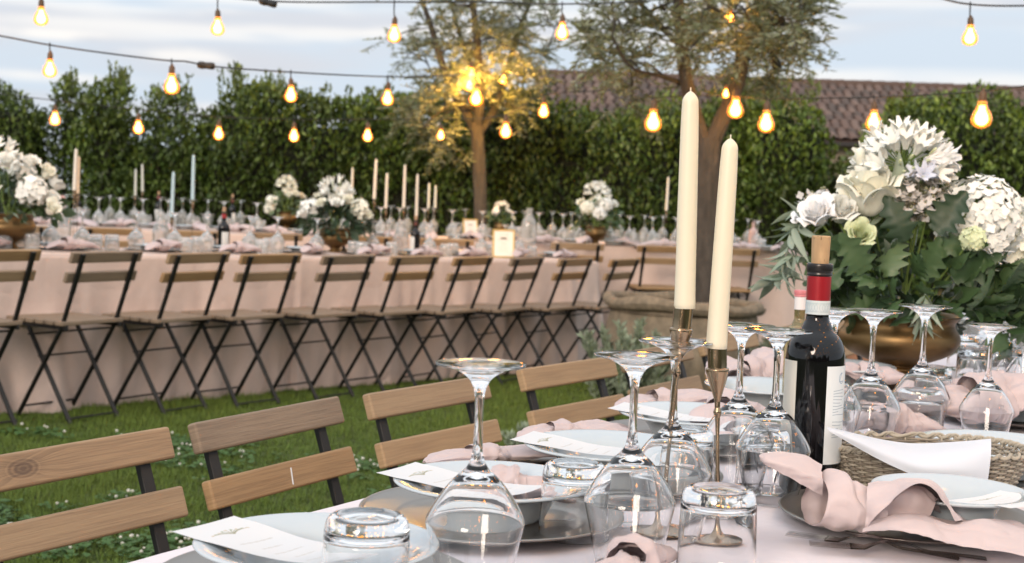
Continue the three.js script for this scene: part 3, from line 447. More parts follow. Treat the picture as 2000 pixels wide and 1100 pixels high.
function bottle(p, H, R, o, label, group) {
  const t = thing('wine_bottle', label, 'bottle', p, o.turn ?? 0, group), s = H / 0.328, seg = o.seg ?? 20, rn = 0.0142 * (R / 0.0365);
  const y = (v) => v * s;
  part('body', lathe([[0, 0.004], [R * 0.9, 0, 1], [R, 0.006], [R, y(0.03)], [R, y(0.185)], [R * 0.99, y(0.197)], [R * 0.93, y(0.211)], [R * 0.78, y(0.2235)], [R * 0.57, y(0.2330)], [rn * 1.25, y(0.240)], [rn, y(0.249)], [rn, y(0.27)], [rn, y(0.316), 1], [rn * 0.9, y(0.3165)], [0, y(0.3165)]], seg, 4), o.glass ?? phys([0.004, 0.004, 0.005], 0.05), t);
  if (o.foil) part('foil', lathe([[rn + 0.0006, y(0.276), 1], [rn + 0.0008, y(0.310), 1], [rn + 0.0003, y(0.3105), 1]], seg, 2), o.foil, t);
  if (o.lip) part('lip', lathe([[rn + 0.0002, y(0.3105), 1], [rn + 0.0020, y(0.3125), 1], [rn + 0.0012, y(0.3165)], [rn + 0.0022, y(0.3185), 1], [rn + 0.0022, y(0.3275)], [rn + 0.0008, y(0.329)], [rn * 0.7, y(0.3285), 1], [0, y(0.327)]], seg, 3), o.lip, t);
  if (o.band) part('neck_band', lathe([[rn + 0.001, y(0.256), 1], [rn + 0.001, y(0.276), 1]], seg, 1), o.band, t);
  if (o.cork) { part('cork', lathe([[0, y(0.31)], [rn * 0.74, y(0.31), 1], [rn * 0.76, y(0.33)], [rn * 0.82, y(0.367), 1], [rn * 0.74, y(0.3685), 1], [0, y(0.3685)]], seg, 3), o.cork, t); }
  for (const [a0, a1, y0, y1, mat, nm] of o.labels ?? []) { const g = sheet((u, v) => { const a = lerp(a0, a1, u); return { p: V((R + 0.0006) * Math.sin(a), lerp(y(y0), y(y1), v), (R + 0.0006) * Math.cos(a)), uv: [u, v] }; }, 14, 1); part(nm ?? 'label', g, mat, t); }
  return t;
}
function frameThing(p, w, h, turn, label, seedText) {
  const t = thing('framed_menu', label, 'picture frame', p, turn, 'gold menu frames'), b = 0.012, gold = std([0.62, 0.44, 0.16], 0.3, { metalness: 0.9 });
  const cv = document.createElement('canvas'); cv.width = 128; cv.height = 176; const c = cv.getContext('2d'); c.fillStyle = '#f2ede2'; c.fillRect(0, 0, 128, 176); c.strokeStyle = '#a79c88'; c.lineWidth = 1.6;
  const R = rng(seedText); for (let k = 0; k < 9; k++) { const y = 24 + k * 15, l = 22 + R() * 26; c.beginPath(); for (let x = 64 - l; x < 64 + l; x += 3) c.lineTo(x, y + 2.2 * Math.sin(x * 1.7 + k)); c.stroke(); }
  const tx = new THREE.CanvasTexture(cv); tx.colorSpace = THREE.SRGBColorSpace; const lean = new THREE.Matrix4().makeRotationX(-0.16);
  const G = (g) => g.applyMatrix4(lean);
  for (const [sx, sy, ww, hh] of [[0, h - b / 2, w, b], [0, b / 2, w, b], [-w / 2 + b / 2, h / 2, b, h - 2 * b], [w / 2 - b / 2, h / 2, b, h - 2 * b]]) part('frame_bar', G(new RoundedBoxGeometry(ww, hh, 0.014, 1, 0.003).translate(sx, sy, 0)), gold, t);
  part('menu_sheet', G(new THREE.PlaneGeometry(w - 2 * b + 0.002, h - 2 * b + 0.002).translate(0, h / 2, 0.002)), std([1, 1, 1], 0.7, { map: tx }), t);
  part('easel_back', merge([G(new THREE.BoxGeometry(w - 0.006, h - 0.006, 0.004).translate(0, h / 2, -0.005)), bar(V(0, h * 0.7, -0.015), V(0, 0.0, -0.085), 0.04, 0.003)]), std([0.08, 0.06, 0.04], 0.8), t); return t;
}
function crease(g, seed, amt) { // small gathers that run along the cloth, and soft dents
  g = smooth(g); const p = g.attributes.position, n = g.attributes.normal;
  for (let i = 0; i < p.count; i++) { const x = p.getX(i), y = p.getY(i), z = p.getZ(i), w = 0.5 * noise3(x * 26, y * 26, z * 26, seed), r1 = 1 - Math.abs(2 * noise3(x * 22 + w, y * 70 + w, z * 70, seed + 3) - 1), r2 = 1 - Math.abs(2 * noise3(x * 45, y * 40 + w, z * 40, seed + 5) - 1), d = amt * (0.0042 * (r1 * r1 - 0.4) + 0.0026 * (r2 * r2 - 0.4) + 0.006 * (noise3(x * 16, y * 16, z * 16, seed + 9) - 0.5)); p.setXYZ(i, x + n.getX(i) * d, Math.max(y > 0 ? 0.0005 : y, y + n.getY(i) * d), z + n.getZ(i) * d); }
  g.computeVertexNormals(); return g;
}
// a napkin tied in a loose knot: two wrapped bands and two flaring ends, one continuous cloth
function napkinGeo(seed, o = {}) {
  const R = rng(seed), gs = [], L1 = o.l1 ?? 0.12, L2 = o.l2 ?? 0.16, W1 = o.w1 ?? 0.075, W2 = o.w2 ?? 0.12, k = o.k ?? 1, res = o.res ?? 44;
  const band = (x0, x1, ry, rz, yc, tilt, sd) => sheet((u, v) => { const a = v * Math.PI * 2, x = lerp(x0, x1, u), bul = 0.82 + 0.18 * Math.sin(Math.PI * u), rip = 1 + 0.07 * Math.sin(u * 9 + sd + 0.8 * Math.sin(a)) + 0.05 * (noise2(u * 4, a, sd) - 0.5), y = yc + ry * bul * rip * Math.sin(a), z = rz * bul * rip * Math.cos(a); return { p: V(x + tilt * (y - yc), Math.max(0.001, y), z + 0.15 * tilt * (y - yc)), uv: [x, a * 0.03] }; }, res, res);
  gs.push(band(-0.030, 0.018, 0.034, 0.034, 0.034, 0.25, seed), band(0.008, 0.042, 0.027, 0.036, 0.029, -0.3, seed + 4));
  const tail = (sx, L, W, rise, droop, sd) => { // folded leaf shape with an open underside
    const n = 7, secs = []; for (let i = 0; i <= n; i++) { const t = i / n, w = (0.016 + (W / 2 - 0.016) * Math.sin(Math.PI * Math.min(1, 0.12 + t * 0.72))) * (1 - 0.75 * Math.pow(t, 5)), y = 0.03 + rise * Math.sin(Math.PI * t * 0.75) - droop * t * t, x = sx * (0.02 + L * t), h = 0.028 * (1 - 0.8 * t), j = 0.006 * (noise2(t * 5, 1, sd) - 0.5), fl = o.floor ?? 0.002; secs.push([[x, Math.max(fl, y - h), -w * 0.75], [x + sx * 0.006, Math.max(fl, y - 0.1 * h), -w * 1.0], [x, Math.max(fl + 0.003, y + h * 0.7 + j), -w * 0.4], [x, Math.max(fl + 0.004, y + h * 0.62 - j * 2), w * 0.15], [x, Math.max(fl + 0.003, y + h * 0.45 + j), w * 0.6], [x + sx * 0.004, Math.max(fl, y - 0.2 * h), w * 1.0], [x - sx * 0.004, Math.max(fl, y - 0.9 * h), w * 0.72]]); }
    return loft(secs, res, res); };
  gs.push(tail(-1, L1, W1, o.r1 ?? 0.015, o.d1 ?? 0.03, seed + 2), tail(1, L2, W2, o.r2 ?? 0.01, o.d2 ?? 0.04, seed + 6));
  return crease(merge(gs), seed, 1).scale(k, k, k);
}
function plateGeo(R, H, seg) { return lathe([[0, 0.006], [R * 0.4, 0.005], [R * 0.46, 0, 1], [R * 0.5, 0, 1], [R * 0.56, H * 0.32], [R * 0.68, H * 0.75], [R * 0.985, H - 0.002], [R, H], [R * 0.985, H + 0.002], [R * 0.7, H * 0.82], [R * 0.58, H * 0.45], [R * 0.5, 0.012], [0, 0.010]], seg, 4); }
function chargerGeo(R, seg) { return lathe([[0, 0.001], [R * 0.66, 0.001], [R * 0.72, 0.004], [R * 0.985, 0.012], [R, 0.0145], [R * 0.985, 0.016], [R * 0.955, 0.0135], [R * 0.74, 0.008], [R * 0.68, 0.005], [0, 0.005]], seg, 4); }
// ---------------------------------------------------------------- flowers
const petalWhite = phys([0.83, 0.845, 0.81], 0.6, { sheen: 0.3, sheenColor: new THREE.Color(1, 1, 1), sheenRoughness: 0.5 }), petalCream = phys([0.82, 0.82, 0.71], 0.6), petalGreenish = phys([0.64, 0.71, 0.46], 0.6), petalPure = phys([0.86, 0.87, 0.88], 0.6), petalBlue = phys([0.66, 0.70, 0.80], 0.6), stemGreen = std([0.17, 0.26, 0.06], 0.6), waxGrey = std([0.64, 0.62, 0.60], 0.7), waxBrown = std([0.20, 0.20, 0.12], 0.8);
const oakProf = (t) => Math.pow(Math.sin(Math.PI * Math.pow(clamp(0.02 + t * 0.98), 0.75)), 0.7) * (0.78 + 0.24 * Math.cos(t * Math.PI * 2 * 4.2)), ovate = (t) => Math.sin(Math.PI * Math.pow(t, 0.7));
function blade(o) { // a leaf grid with lobes and a soft roll, along +y
  const { len, wid, prof, n = 18, m = 6, cup = 0.25, curl = 0.3, wave = 0.1, seed = 1 } = o;
  return sheet((u, v) => { const w = Math.max(0.01, prof(u)) * wid / 2, s = v * 2 - 1, z = cup * w * s * s - curl * len * u * u + wave * wid * (noise2(u * 3, v * 2.5, seed) - 0.5) + 0.012 * wid * Math.cos(u * 40) * Math.abs(s); return V(w * s, len * u, z); }, n, m);
}
const bigLeaves = [0, 1, 2].map((k) => blade({ len: 0.115, wid: 0.095, prof: oakProf, cup: [0.3, -0.25, 0.15][k], curl: [0.25, 0.45, 0.1][k], seed: 5 + k, n: 26, m: 8 }));
const ovateLeaves = [0, 1].map((k) => blade({ len: 0.085, wid: 0.046, prof: ovate, cup: 0.35, curl: [0.2, 0.5][k], seed: 15 + k, n: 8, m: 4 }));
const slimLeaves = [0, 1, 2].map((k) => blade({ len: 0.095, wid: 0.02, prof: ovate, cup: 0.5, curl: [0.25, -0.15, 0.5][k], wave: 0.2, seed: 25 + k, n: 8, m: 2 }));
const leafMats = [[0.036, 0.078, 0.028], [0.06, 0.115, 0.042], [0.024, 0.052, 0.022], [0.10, 0.155, 0.065]].map((c) => phys(c, 0.5, { transmission: 0.15, thickness: 0 })), greyLeaf = [[0.22, 0.29, 0.22], [0.17, 0.23, 0.17], [0.28, 0.34, 0.27]].map((c) => phys(c, 0.65));
function roseGeo(r, seed, q = 1) { // petals wrapped round a bud, the outer ones rolling back; opens along +y
  const R = rng(seed), gs = [], n = Math.round(34 * (q < 1 ? 0.4 : 1)), H = r * 1.6; let a = 0;
  for (let i = 0; i < n; i++) { const f = i / (n - 1), rr = r * (0.16 + 0.62 * Math.pow(f, 0.8)), span = lerp(2.4, q < 1 ? 1.5 : 1.2, f), skew = 0.22 * (R() - 0.5), h = H * lerp(0.78, 1.0, R()) * (1 - 0.08 * f), flare = r * lerp(0.02, 0.36, f * f * f), a0 = a; a += 2.399 + 0.5 * R(); const sd = seed * 31 + i, tip = 0.14 + 0.1 * R();
    gs.push(sheet((u, v) => { const s = u * 2 - 1, edge = 1 - tip * Math.pow(Math.abs(s), 2.6) * (0.5 + v), y = h * v * (edge + skew * s), out = rr * (0.35 + 0.65 * Math.pow(v, 0.55)) + flare * Math.pow(v, 3) + 0.05 * r * (noise2(s * 2.2, v * 2, sd) - 0.5) * (0.4 + f), an = a0 + s * span / 2 * (1 - 0.25 * v * v); const roll = Math.pow(clamp((v - 0.82) / 0.18), 2) * r * 0.1 * f; return V(Math.cos(an) * (out + roll), y - roll * 1.1, Math.sin(an) * (out + roll)); }, q < 1 ? 6 : 12, q < 1 ? 5 : 10)); }
  return merge(gs);
}
const floret4 = (() => { const gs = []; for (let k = 0; k < 4; k++) gs.push(sheet((u, v) => { const w = Math.pow(Math.sin(Math.PI * Math.pow(u, 0.75) * 0.95 + 0.05), 0.6) * 0.5, s = v * 2 - 1; return V(w * s, 0.14 * u * u - 0.05 * s * s * u + 0.05, u); }, 3, 2).rotateY(k * Math.PI / 2)); return merge(gs); })();
function hydrangeaGeo(r, n, seed, size = 0.0125) { const R = rng(seed), gs = []; for (let i = 0; i < n; i++) { const y = 1 - 1.55 * (i + 0.5) / n, a = i * 2.39996 + 0.3 * R(), q = Math.sqrt(Math.max(0, 1 - y * y)), d = V(q * Math.cos(a), y, q * Math.sin(a)); const bump = 0.9 + 0.2 * R(), s = size * (0.8 + 0.5 * R()); gs.push(put(floret4, d.clone().multiplyScalar(r * bump), d.clone().add(V(R() - 0.5, R() - 0.5, R() - 0.5).multiplyScalar(0.7)), R() * 6, s)); } return merge(gs); }
const trumpet = (() => { const gs = []; for (let k = 0; k < 6; k++) gs.push(sheet((u, v) => { const s = v * 2 - 1, w = 0.07 + 0.13 * Math.sin(Math.PI * Math.pow(u, 1.1)) * (u > 0.2 ? 1 : u * 5), r = 0.08 + 0.1 * u + 0.42 * Math.pow(u, 3.2); return V(w * s, u, r + 0.05 * s * s); }, 6, 2).rotateY(k * Math.PI / 3)); return merge(gs); })();
const trumpetBud = lathe([[0, 0], [0.07, 0.1], [0.13, 0.6], [0.09, 0.9], [0, 1]], 7, 2);
function agapanthus(parent, c, axis, r, n, seed, mat, low) { // umbel: pedicels fan out from one point to open trumpets above and to green buds below
  const R = rng(seed), fl = [], bd = [], pd = [], q = new THREE.Quaternion().setFromUnitVectors(UP, axis.clone().normalize());
  for (let i = 0; i < n; i++) { const y = 1 - 1.25 * (i + 0.5) / n, a = i * 2.39996, s = Math.sqrt(Math.max(0, 1 - y * y)), d0 = V(s * Math.cos(a), y, s * Math.sin(a)), d = d0.clone().applyQuaternion(q), bud = low ? R() < 0.15 : R() < (y < 0.62 && d0.z > 0.1 && Math.abs(d0.x) < 0.65 ? 0.9 : 0.12), l = r * (bud ? 0.36 + 0.3 * R() : 0.5 + 0.24 * R()), e = d.clone().multiplyScalar(l);
    if (!low) pd.push(tube([V(0, 0, 0), e.clone().multiplyScalar(0.5).add(V(0, 0.004, 0)), e], 0.0015, 4, 4)); (bud ? bd : fl).push(put(bud ? trumpetBud : trumpet, e, d.clone().add(V(0, 0.25, 0)).add(V(R() - 0.5, R() - 0.5, R() - 0.5).multiplyScalar(0.3)), R() * 6, V(bud ? 1.1 : 0.85, 1, bud ? 1.1 : 0.85).multiplyScalar(r * (bud ? 0.24 : 0.46)))); }
  const m = part('agapanthus_head', merge(fl), mat, parent); m.position.copy(c); if (pd.length) part('flower_stalks', merge(pd), stemGreen, m); if (bd.length) part('buds', merge(bd), petalGreenish, m); return m;
}
function waxSpray(parent, c, r, n, seed) { const R = rng(seed), a = [], b = []; for (let i = 0; i < n; i++) { const d = V(R() * 2 - 1, R() * 1.6 - 0.6, R() * 2 - 1).multiplyScalar(r); a.push(put(floret4, d, V(R() - 0.5, R(), R() - 0.2), R() * 6, 0.008 + 0.004 * R())); if (i % 2) b.push(tube([V(0, -r, 0), d.clone().multiplyScalar(0.5), d], 0.0009, 4, 3)); if (i % 3 === 0) b.push(new THREE.IcosahedronGeometry(0.0045, 1).translate(d.x, d.y + 0.006, d.z)); } const m = part('small_flower_spray', merge(a), waxGrey, parent); m.position.copy(c); part('sprigs', merge(b), waxBrown, m); return m; }
function slimSpray(parent, pts, n, seed, mats = greyLeaf, sc = 1, name = 'leaf') { // a twig with narrow grey leaves, each its own part
  const R = rng(seed), c = new THREE.CatmullRomCurve3(pts); part('twig', tube(pts, 0.0012, 10, 4), greyLeaf[1], parent);
  for (let i = 0; i < n; i++) { const f = 0.15 + 0.85 * i / n, p = c.getPoint(f), d = c.getTangent(f), a = i * 2.4 + R(), side = V(Math.cos(a), 0.4 * (R() - 0.5), Math.sin(a)); const m = part(name, slimLeaves[i % 3], mats[i % mats.length], parent); m.applyMatrix4(M4(p, d.clone().multiplyScalar(0.9).add(side.multiplyScalar(0.8)).add(V(0, -0.25, 0)), R() * 6, sc * (0.6 + 0.4 * R()))); }
}
function urnGeo(r, h, seg) { return lathe([[0, 0.002], [r * 0.36, 0, 1], [r * 0.40, h * 0.02], [r * 0.39, h * 0.05], [r * 0.33, h * 0.07], [r * 0.30, h * 0.11], [r * 0.27, h * 0.15], [r * 0.30, h * 0.185], [r * 0.36, h * 0.20], [r * 0.34, h * 0.22], [r * 0.55, h * 0.285], [r * 0.82, h * 0.40], [r * 0.96, h * 0.54], [r * 0.985, h * 0.62], [r * 0.97, h * 0.70], [r * 0.90, h * 0.80], [r * 0.89, h * 0.88], [r * 0.97, h * 0.965], [r, h * 0.985], [r * 0.985, h], [r * 0.93, h * 0.985], [r * 0.86, h * 0.87], [r * 0.9, h * 0.65], [r * 0.6, h * 0.36], [0, h * 0.30]], seg, 4); }
const farLeaf = leafGeo(0.08, 0.055, { n: 3, fold: 0.3, curl: 0.35 }), farSlim = leafGeo(0.085, 0.016, { n: 2, fold: 0.3, curl: 0.3 });
function farBouquet(p, w, h, urnH, seed, label, urnLabel, o = {}) { // a bouquet of white heads over green leaves in a footed brass urn
  const R = rng(seed), urn = solo('brass_urn', urnGeo(o.urnR ?? w * 0.3, urnH, 24), brassAged, urnLabel, 'urn', 'brass urns on the far tables', p);
  const t = thing('flower_bouquet', label, 'bouquet', p.clone().add(V(0, urnH * 0.9, 0)), 0, 'white bouquets on the far tables'), green = [], gcol = [], slim = [];
  for (let i = 0; i < (o.leaves ?? 150); i++) { const a = R() * 6.28, el = -0.35 + 1.5 * R(), rr = w * 0.5 * (0.45 + 0.5 * R()), d = V(Math.cos(a) * Math.cos(el), Math.sin(el), Math.sin(a) * Math.cos(el)), q = V(d.x * rr, 0.12 * h + d.y * h * 0.42 * (0.6 + 0.4 * R()), d.z * rr); const k = R() < 0.35; (k ? slim : green).push(M4(q, d.clone().add(V((R() - 0.5), R() - 0.5 - 0.3, (R() - 0.5))), R() * 6, (o.ls ?? 1) * (0.6 + 0.5 * R()))); }
  const bake = (g, ms) => merge(ms.map((m) => g.clone().applyMatrix4(m)));
  part('leaves', bake(farLeaf, green), leafMats[o.lm ?? 0], t).userData.kind = 'stuff'; part('narrow_leaves', bake(farSlim, slim), greyLeaf[1], t).userData.kind = 'stuff';
  part('stems', merge([0, 1, 2, 3, 4].map((k) => tube([V(0, -urnH * 0.3, 0), V(0.02 * Math.cos(k), 0.1 * h, 0.02 * Math.sin(k)), V(0.2 * w * Math.cos(k * 1.3), 0.55 * h, 0.2 * w * Math.sin(k * 1.3))], 0.003, 6, 4))), stemGreen, t);
  const mats = o.mats ?? [petalWhite, petalCream];
  agapanthus(t, V((o.ax ?? 0) * w, h * 0.66, 0.03), V(0.1, 1, 0.2), w * 0.26, 22, seed + 1, mats[0], true);
  const heads = o.heads ?? [[-0.34, 0.40, 0.2, 'h'], [0.36, 0.42, 0.18, 'h'], [-0.16, 0.44, 0.34, 'r'], [0.06, 0.46, 0.36, 'r'], [0.2, 0.52, 0.28, 'r'], [-0.4, 0.24, 0.22, 'r'], [0.44, 0.26, 0.15, 'r'], [0, 0.55, -0.3, 'h'], [-0.25, 0.55, -0.15, 'r'], [0.3, 0.35, -0.3, 'r']];
  heads.forEach(([x, y, z, kind], i) => { const c = V(x * w, y * h, z * w), d = V(x, 0.5, z * 1.2); if (kind === 'h') { const m = part('hydrangea_head', hydrangeaGeo(w * 0.13, 42, seed + i, w * 0.042), mats[i % mats.length], t); m.applyMatrix4(M4(c, d)); } else { const m = part('rose', roseGeo(w * 0.085, seed + i, 0.5), mats[(i + 1) % mats.length], t); m.applyMatrix4(M4(c, d)); } });
  return t;
}
{
  const A = (x, dy) => onA(x, edgeA(x) - dy), B = (x, dy) => onB(x, edgeB(x) - dy);
  let p = A(15, 8); farBouquet(p, 0.56, 0.42, 0.18, 51, 'big white bouquet cut by the left photo edge on the far table', 'brass urn under the bouquet at the left photo edge', { urnR: 0.14, ls: 1, leaves: 190, ax: -0.15, heads: [[0.30, 0.34, 0.26, 'h'], [0.10, 0.62, 0.3, 'r'], [0.02, 0.32, 0.42, 'r'], [0.24, 0.62, 0.2, 'r'], [-0.15, 0.55, 0.36, 'h'], [0.44, 0.2, 0.2, 'r'], [0.36, 0.5, 0.1, 'r'], [-0.4, 0.3, 0.2, 'h'], [0, 0.55, -0.3, 'h'], [0.3, 0.35, -0.3, 'r'], [0.47, 0.08, 0.3, 'r']] });
  p = A(654, 12); farBouquet(p, 0.46, 0.36, 0.155, 52, 'round white bouquet with dark leaves in the middle of the far table', 'brass footed urn in the middle of the far table', { urnR: 0.118, leaves: 340, lm: 2, ls: 1.0 });
  p = B(558, 12); farBouquet(p, 0.36, 0.34, 0.15, 53, 'cream bouquet on the rear table behind the middle bouquet', 'brass urn under the cream bouquet on the rear table', { urnR: 0.1, leaves: 110, mats: [petalCream, phys([0.80, 0.73, 0.58], 0.6)], lm: 3, ls: 0.8, heads: [[-0.3, 0.3, 0.25, 'h'], [0.1, 0.42, 0.34, 'r'], [0.36, 0.4, 0.18, 'r'], [0.25, 0.46, 0.3, 'r'], [-0.36, 0.1, 0.2, 'h'], [0, 0.5, -0.3, 'h']] });
  p = B(978, 14); farBouquet(p, 0.24, 0.2, 0.12, 54, 'small loose bouquet of green and white beside the slender olive trunk', 'small brass urn behind the gold menu frame', { urnR: 0.07, leaves: 90, ls: 0.7, heads: [[-0.2, 0.5, 0.3, 'h'], [0.25, 0.5, 0.2, 'r'], [0.4, 0.2, 0.2, 'r']] });
  p = B(1163, 4); farBouquet(p, 0.40, 0.40, 0.14, 55, 'narrow white bouquet at the right of the rear table', 'brass urn under the narrow white bouquet at the right', { urnR: 0.085, leaves: 120, ls: 0.85, lm: 1, heads: [[-0.3, 0.46, 0.2, 'r'], [-0.2, 0.40, 0.3, 'h'], [0.04, 0.30, 0.36, 'h'], [0.3, 0.44, 0.2, 'r'], [0.16, 0.46, 0.3, 'h'], [0.0, 0.5, -0.2, 'h']] });
}
// ---------------------------------------------------------------- things laid on the far and rear tables
{
  const A = (x, dy = 10) => onA(x, edgeA(x) - dy), B = (x, dy = 10) => onB(x, edgeB(x) - dy), R = rng(91);
  const ord = (n) => n + (n % 10 === 1 && n % 100 !== 11 ? 'st' : n % 10 === 2 && n % 100 !== 12 ? 'nd' : n % 10 === 3 && n % 100 !== 13 ? 'rd' : 'th'), cnt = {}, nx = (l) => { cnt[l] = (cnt[l] ?? 0) + 1; return l + ', ' + ord(cnt[l]) + ' from the left end'; };
  const wl = 'upside down wine glass on the far pink table', tl = 'upside down tumbler on the far pink table', wb = 'upside down wine glass on the rear table', tb = 'upside down tumbler on the rear table';
  const wg = 'wine glasses on the far table', tg = 'tumblers on the far table', wbg = 'wine glasses on the rear table', tbg = 'tumblers on the rear table';
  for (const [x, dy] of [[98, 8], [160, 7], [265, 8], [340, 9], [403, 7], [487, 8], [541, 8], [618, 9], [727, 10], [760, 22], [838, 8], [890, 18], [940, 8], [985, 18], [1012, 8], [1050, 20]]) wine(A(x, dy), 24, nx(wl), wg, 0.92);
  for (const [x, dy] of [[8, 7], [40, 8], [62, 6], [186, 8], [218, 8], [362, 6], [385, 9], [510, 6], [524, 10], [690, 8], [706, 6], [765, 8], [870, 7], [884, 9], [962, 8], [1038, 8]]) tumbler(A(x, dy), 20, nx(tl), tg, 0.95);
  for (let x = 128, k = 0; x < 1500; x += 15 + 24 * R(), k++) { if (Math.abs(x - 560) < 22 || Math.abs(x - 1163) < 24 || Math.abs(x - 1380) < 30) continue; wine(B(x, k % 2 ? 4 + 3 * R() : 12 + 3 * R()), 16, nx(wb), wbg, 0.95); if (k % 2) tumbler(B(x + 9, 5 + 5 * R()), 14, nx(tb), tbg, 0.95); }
  // plates with tied napkins before every chair
  const np = [napkinGeo(301, { res: 10 }), napkinGeo(302, { res: 10, l2: 0.2, w2: 0.1 }), napkinGeo(303, { res: 10, r2: 0.03 })], pg = plateGeo(0.125, 0.03, 24), cg = chargerGeo(0.165, 24);
  const nA = [[-30, 6], [118, 4], [300, 4], [450, 4], [590, 5], [712, 4], [815, 4], [905, 5], [1000, 4], [1085, 5]];
  nA.forEach(([x, dy], i) => { const p = A(x, dy + 4); solo('charger_plate', cg, pewter, nx('dark charger plate under a pink napkin on the far table'), 'plate', 'charger plates on the far table', p); solo('plate', pg, porcelain, nx('pale wide rimmed plate on a charger on the far table'), 'plate', 'pale plates on the far table', p.clone().add(V(0, 0.006, 0))); solo('napkin', np[i % 3], napkinMat, nx('knotted pink napkin on a plate on the far table'), 'napkin', 'knotted napkins on the far table', A(x + 10, dy).add(V(0, 0.012 , 0)).addScaledVector(rowIn, -0.02), 0.9 + 0.7 * R()); });
  for (let x = 60, i = 0; x < 1520; x += 76, i++) { if (Math.abs(x - 1380) < 34) continue; const p = B(x, 5); solo('plate', pg, porcelain, nx('pale plate at a setting on the rear table'), 'plate', 'pale plates on the rear table', p); solo('napkin', np[i % 3], napkinMat, nx('knotted pink napkin lying on the rear table'), 'napkin', 'knotted napkins on the rear table', B(x + 22, 3 + 2 * R()), 6 * R()); }
  // taper candles on slim sticks: [x at the foot, top y, bottom y of the wax, hue, table]
  const cand = [[143, 290, 366, 'ivory', 'A', 'cream taper candle right of the big left bouquet, taller of that pair', 0.03], [149, 305, 372, 'peach', 'A', 'peach toned taper candle right of the big left bouquet, shorter of that pair', 0.02], [263, 330, 378, 'grey', 'B', 'grey white taper candle before the hedge, shorter of the grey pair', 0], [277, 321, 370, 'grey', 'B', 'grey white taper candle before the hedge, taller of the grey pair', -0.03], [334, 335, 418, 'blue', 'A', 'pale blue taper candle, shorter of the blue pair on the far table', 0.02], [374, 302, 385, 'blue', 'A', 'pale blue taper candle, taller of the blue pair on the far table', 0], [685, 327, 402, 'ivory', 'B', 'cream taper candle showing behind the middle bouquet', 0], [728, 310, 384, 'ivory', 'A', 'tall cream taper candle touching the right side of the middle bouquet', 0.02], [751, 338, 402, 'ivory', 'A', 'short cream taper candle just right of the middle bouquet', 0.01], [786, 321, 401, 'ivory', 'A', 'tall cream taper candle directly left of the dark bottle on the far table', 0], [811, 340, 418, 'ivory', 'A', 'cream taper candle standing behind the dark bottle on the far table', 0], [835, 357, 402, 'grey', 'B', 'small pale taper candle left of the olive trunk, nearer to the bottle', 0], [848, 362, 402, 'grey', 'B', 'small pale taper candle left of the olive trunk, nearer to the trunk', 0], [1299, 345, 407, 'ivory', 'B', 'lone cream taper candle at the right of the rear table', 0.02], [1324, 370, 442, 'ivory', 'A2', 'cream taper candle half hidden by the nearest tall candle', 0]];
  for (const [x, y0, y1, hue, tb2, label, tilt] of cand) {
    const p = tb2 === 'B' ? B(x, 14) : tb2 === 'A2' ? onB(x, edgeB(x) - 2) : A(x, 20), d = -p.z, yt = at(x, y0, d).y, yb = at(x, y1, d).y;
    candleOn(p, yb - p.y, yt - yb, 0.0115, hue, label, 'candlestick under the ' + label.replace('taper candle', 'candle'), { seg: 10, k: 0.85, tilt: [0, -tilt] });
  }
  // bottles
  const lab = std([0.72, 0.72, 0.70], 0.75), red = std([0.32, 0.03, 0.035], 0.4, { metalness: 0.3 }), foilBrown = std([0.12, 0.035, 0.025], 0.4), corkM = std([0.42, 0.28, 0.17], 0.9), lip = std([0.012, 0.012, 0.012], 0.35);
  const O = (f) => ({ seg: 14, foil: f, lip, cork: corkM, labels: [[0.1, 1.3, 0.05, 0.16, lab]] });
  bottle(A(436, 11), 0.235, 0.036, { ...O(red), turn: -0.2 }, 'dark wine bottle with white label behind the second chair on the far table');
  bottle(A(810, 10), 0.235, 0.034, { ...O(foilBrown), labels: [[-1.5, -0.1, 0.05, 0.17, lab]] }, 'dark wine bottle on the far table right of the middle bouquet');
  bottle(B(152, 14), 0.235, 0.034, { ...O(foilBrown), turn: -0.3 }, 'dark wine bottle on the rear table beside the big left bouquet');
  bottle(B(309, 14), 0.25, 0.036, { ...O(red), turn: -0.9 }, 'dark wine bottle on the rear table between the grey and blue candles');
  bottle(B(453, 12), 0.25, 0.034, { ...O(foilBrown), turn: 0 }, 'dark wine bottle with cream label on the rear table before the hedge');
  bottle(B(1390, 4), 0.2, 0.032, { seg: 12, glass: phys([0.5, 0.45, 0.42], 0.1, { transmission: 0.7, thickness: 0.02 }), labels: [[-0.9, 0.9, 0.0, 0.08, std([0.6, 0.08, 0.06], 0.5)]] }, 'clear bottle with a red base beside the thick olive trunk');
  bottle(B(1470, 8), 0.22, 0.038, { seg: 12, glass: phys([0.6, 0.42, 0.38], 0.2), lip: std([0.1, 0.07, 0.06], 0.5) }, 'pinkish bottle on the rear table at its right end');
  // clear carafes
  const caraf = lathe([[0, 0.004], [0.04, 0.002], [0.046, 0.01], [0.048, 0.06], [0.046, 0.12], [0.038, 0.145], [0.022, 0.17], [0.019, 0.20], [0.023, 0.215, 1], [0.021, 0.215, 1], [0.017, 0.20], [0.02, 0.17], [0.036, 0.143], [0.044, 0.12], [0.046, 0.06], [0.043, 0.014], [0, 0.012]], 20, 3);
  outward(caraf);
